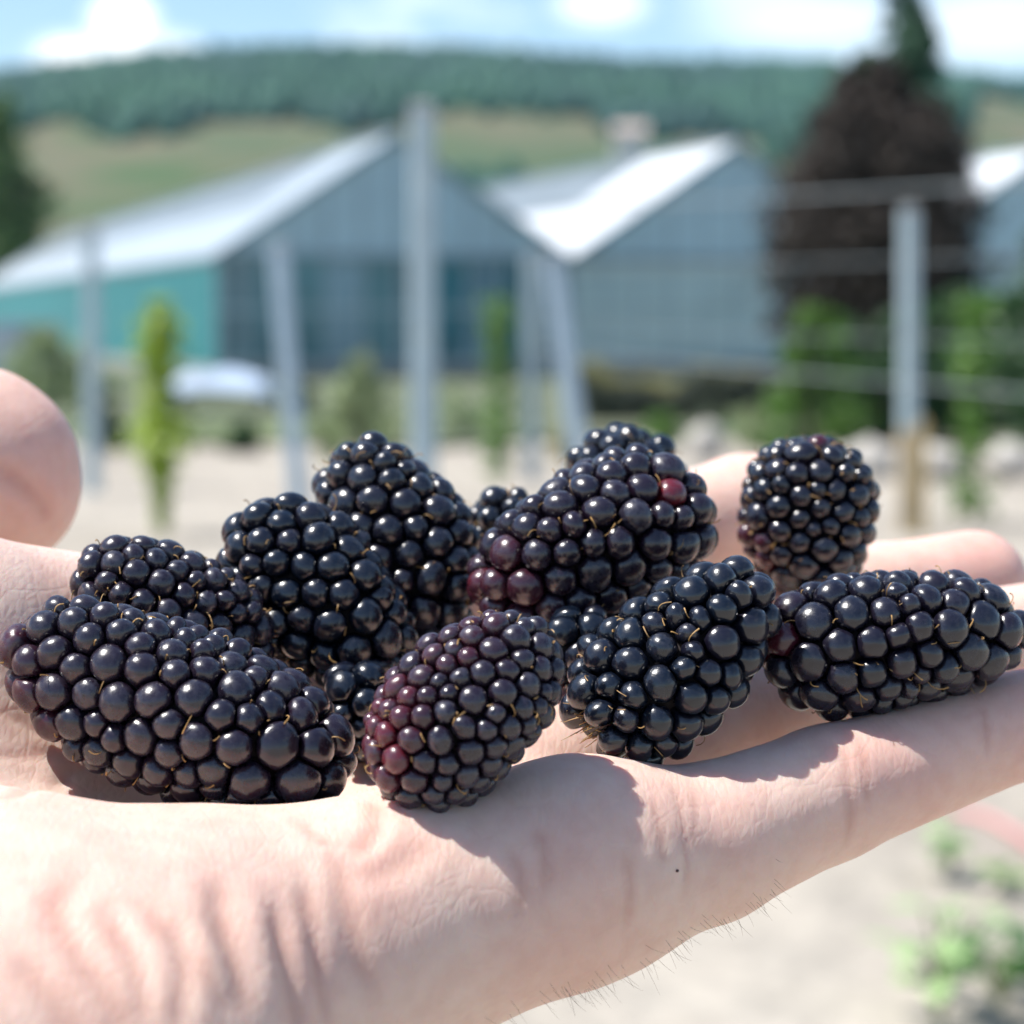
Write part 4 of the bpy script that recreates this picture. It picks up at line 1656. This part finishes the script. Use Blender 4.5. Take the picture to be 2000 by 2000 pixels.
def stone(label, u, v, w, h, seed):
    rg = np.random.default_rng(seed)
    base = G(u, v)
    s = w / F * base[1] / 2
    hh_ = h / F * base[1]
    ph = rg.uniform(0, 6, 6)
    nz_ = 1 + 0.16 * np.sin(vi2[:, 0] * 3 + ph[0]) * np.sin(vi2[:, 1] * 3.5 + ph[1]) + 0.10 * np.sin(vi2[:, 2] * 6 + ph[2] + vi2[:, 0] * 4)
    pv = vi2 * nz_[:, None] * np.array([s, s * 0.8, hh_ * 0.62]) + np.array([0, 0, hh_ * 0.38])
    o = mesh_obj("stone", pv, fi2, m_stone, None, True, loc=base)
    tag(o, label, "stone", "pale stones lying before the hedge")


stone("pale rounded stone before the hedge, left of the index finger", 1205, 880, 80, 60, 71)
stone("pale stone before the hedge just above the index finger", 1330, 868, 70, 70, 72)
stone("largest pale stone at right behind the upright berry", 1700 - 60, 905, 110, 75, 73)
stone("pale stone between the right post and the slender vine", 1770, 900, 80, 62, 74)
stone("pale stone at the right edge beyond the finger tips", 1905, 900, 100, 66, 75)

# low bench heaped with a blue-white sheet in front of the left greenhouse
root = empty("covered_bench", ground_at(420, 30.0))
tag(root, "low bench under a pale blue sheet in front of the left greenhouse", "bench")
mb = MB()
for x in (-0.55, 0.55):
    for y in (-0.3, 0.3):
        mb.box((x, y, 0.13), 0.07, 0.07, 0.26)
mb.build("legs", simple("grey_wood", (0.25, 0.24, 0.22), 0.8, 0.2, 6), root)
mb = MB()
mb.box((0, 0, 0.30), 1.30, 0.75, 0.07)
mb.build("bench_top", simple("grey_board", (0.27, 0.26, 0.25), 0.8, 0.2, 6), root)
nx_, ny_ = 26, 14
vv, ff = [], []
for i in range(nx_):
    for j in range(ny_):
        x = (i / (nx_ - 1) - 0.5) * 1.44
        y = (j / (ny_ - 1) - 0.5) * 0.95
        e = max(abs(x) - 0.62, 0) * 2.2 + max(abs(y) - 0.36, 0) * 2.4
        z = 0.50 + 0.05 * math.sin(5 * x + 1) * math.sin(6 * y) + 0.06 * math.cos(3 * x) - e * 0.75
        vv.append((x, y, max(z, 0.20)))
for i in range(nx_ - 1):
    for j in range(ny_ - 1):
        ff.append((i * ny_ + j, (i + 1) * ny_ + j, (i + 1) * ny_ + j + 1, i * ny_ + j + 1))
mesh_obj("sheet", vv, ff, simple("pale_blue_sheet", (0.42, 0.52, 0.66), 0.6, 0.2, 2), root, True)

# stack of pale crates at the far left
root = empty("crate_stack", ground_at(40, 36.0))
tag(root, "stack of pale grey crates at far left before the teal wall", "crates")
m_crate = simple("pale_plastic", (0.45, 0.50, 0.55), 0.5, 0.15, 3)
m_cratd = simple("dark_plastic", (0.10, 0.16, 0.22), 0.5, 0.2, 3)
for k, (x, z, m_) in enumerate([(-0.3, 0.0, m_crate), (0.32, 0, m_crate), (-0.3, 0.42, m_crate), (0.32, 0.42, m_cratd), (-0.28, 0.84, m_crate), (0.34, 0.84, m_crate)]):
    mb = MB()
    mb.box((x, 0, z + 0.02), 0.58, 0.4, 0.04)
    for y in (-0.19, 0.19):
        mb.box((x, y, z + 0.22), 0.58, 0.025, 0.35)
    for xx_ in (-0.275, 0.275):
        mb.box((x + xx_, 0, z + 0.22), 0.025, 0.35, 0.35)
    mb.build("crate_box", m_, root)


m_paleweed = leafmat("pale_weed_leaves", (0.22, 0.36, 0.14), (0.40, 0.55, 0.26), 0.5, 0.3)
m_weed = leafmat("weed_leaves", (0.030, 0.105, 0.020), (0.075, 0.200, 0.045), 0.5, 0.3)
# weeds in the bare soil at lower right: every leaf a part
def weed(label, u, v, n, hgt, spread, leaf, mat, seed):
    rg = np.random.default_rng(seed)
    base = G(u, v)
    root = empty("weed", base)
    tag(root, label, "weed", "leafy weeds in the bare soil")
    mbs = MB()
    for k in range(n):
        a = rg.uniform(0, 6.283)
        q = spread * rg.uniform(0.2, 1.0)
        h = hgt * rg.uniform(0.4, 1.0)
        tip = np.array([q * math.cos(a), q * math.sin(a), h])
        mbs.tube([(0, 0, 0), (tip[0] * 0.4, tip[1] * 0.4, h * 0.75), tuple(tip)], [0.004, 0.003, 0.002], 5)
        s = leaf * rg.uniform(0.7, 1.3)
        dirn = np.array([math.cos(a), math.sin(a), rg.uniform(-0.3, 0.35)])
        dirn /= np.linalg.norm(dirn)
        sd = np.array([-math.sin(a), math.cos(a), rg.normal(0, 0.3)])
        sd /= np.linalg.norm(sd)
        nn = np.cross(dirn, sd)
        vv = []
        prof = [(0, 0.02), (0.2, 0.32), (0.45, 0.42), (0.75, 0.27), (1.0, 0.02)]
        for t_, w_ in prof:
            ctr = tip + dirn * s * 2 * t_ - nn * 0.25 * s * t_ * t_
            vv += [ctr - sd * s * w_ * 2 + nn * s * 0.15 * w_, ctr - nn * s * 0.02, ctr + sd * s * w_ * 2 + nn * s * 0.15 * w_]
        ff = []
        for i in range(4):
            for j in range(2):
                ff.append((i * 3 + j, i * 3 + j + 1, i * 3 + j + 4, i * 3 + j + 3))
        mesh_obj("leaf", vv, ff, mat, root, True)
    o = mbs.build("stems", m_stem, root)


weed("pale green weed at lower right, its stem nearest the picture's corner", 1772, 1930, 22, 0.23, 0.085, 0.034, m_paleweed, 81)
weed("dark green weed at the lower right corner", 1885, 1895, 18, 0.13, 0.11, 0.042, m_weed, 82)
weed("small bright green weed at the right edge below the little finger", 1900, 1690, 5, 0.08, 0.03, 0.036, m_mgreen, 83)
weed("thin weed sprig just below the little finger at right", 1795, 1665, 10, 0.14, 0.03, 0.028, m_paleweed, 84)

# pink string lying on the soil
pa = [G(1800, 1545), G(1860, 1558), G(1910, 1585), G(1990, 1640)]
base = pa[0]
mb = MB()
mb.tube([p - base + UP * 0.02 for p in catmull(pa, 6)], 0.012, 6)
o = mb.build("hose", simple("pink_hose", (0.55, 0.24, 0.24), 0.6, 0.1, 5), None, True)
o.location = base
tag(o, "faded pink hose lying on the soil at right", "hose")

# small pale house far off on the field
hb = np.array([(1186 - HALF) / F * 330, 330.0, 0.0])
hb[2] = float(hill_z(np.array(hb[0]), np.array(hb[1]))) - 0.3
ztop = CAM_H + (600 - 238) / F * 330 - hb[2]
root = empty("house", hb)
tag(root, "small pale house far off on the field between the two glass gables", "house")
mb = MB()
mb.box((0, 0, (ztop - 1.4) / 2), 4.6, 4.0, ztop - 1.4)
mb.build("wall", simple("pale_render", (0.62, 0.60, 0.56), 0.9, 0.08, 1), root)
zz_ = ztop - 1.4
mesh_obj("roof", [(-2.6, -2.3, zz_), (2.6, -2.3, zz_), (2.6, 2.3, zz_), (-2.6, 2.3, zz_), (-2.6, 0, ztop), (2.6, 0, ztop)],
         [(0, 1, 5, 4), (2, 3, 4, 5), (1, 2, 5), (3, 0, 4), (3, 2, 1, 0)], simple("pale_tiles", (0.42, 0.34, 0.30), 0.8, 0.2, 2), root)
for x in (-1.3, 1.3):
    mb = MB()
    mb.box((x, -2.02, zz_ * 0.6), 0.8, 0.06, 1.1)
    mb.build("window", simple("window_glass", (0.05, 0.07, 0.09), 0.2, 0.2, 1), root)

# ------------------------------------------------------------------ the air
hz_m = bpy.data.materials.new("haze_air")
hz_m.use_nodes = True
t = hz_m.node_tree
t.nodes.clear()
o = nd(t, "ShaderNodeOutputMaterial")
pv_ = nd(t, "ShaderNodeVolumePrincipled")
pv_.inputs["Color"].default_value = (0.50, 0.86, 1.0, 1)
pv_.inputs["Density"].default_value = 0.00011
t.links.new(pv_.outputs["Volume"], o.inputs["Volume"])
mb = MB()
mb.box((0, 250, 58), 3100, 3600, 120)
hz = mb.build("haze", hz_m)
hz["kind"] = "stuff"
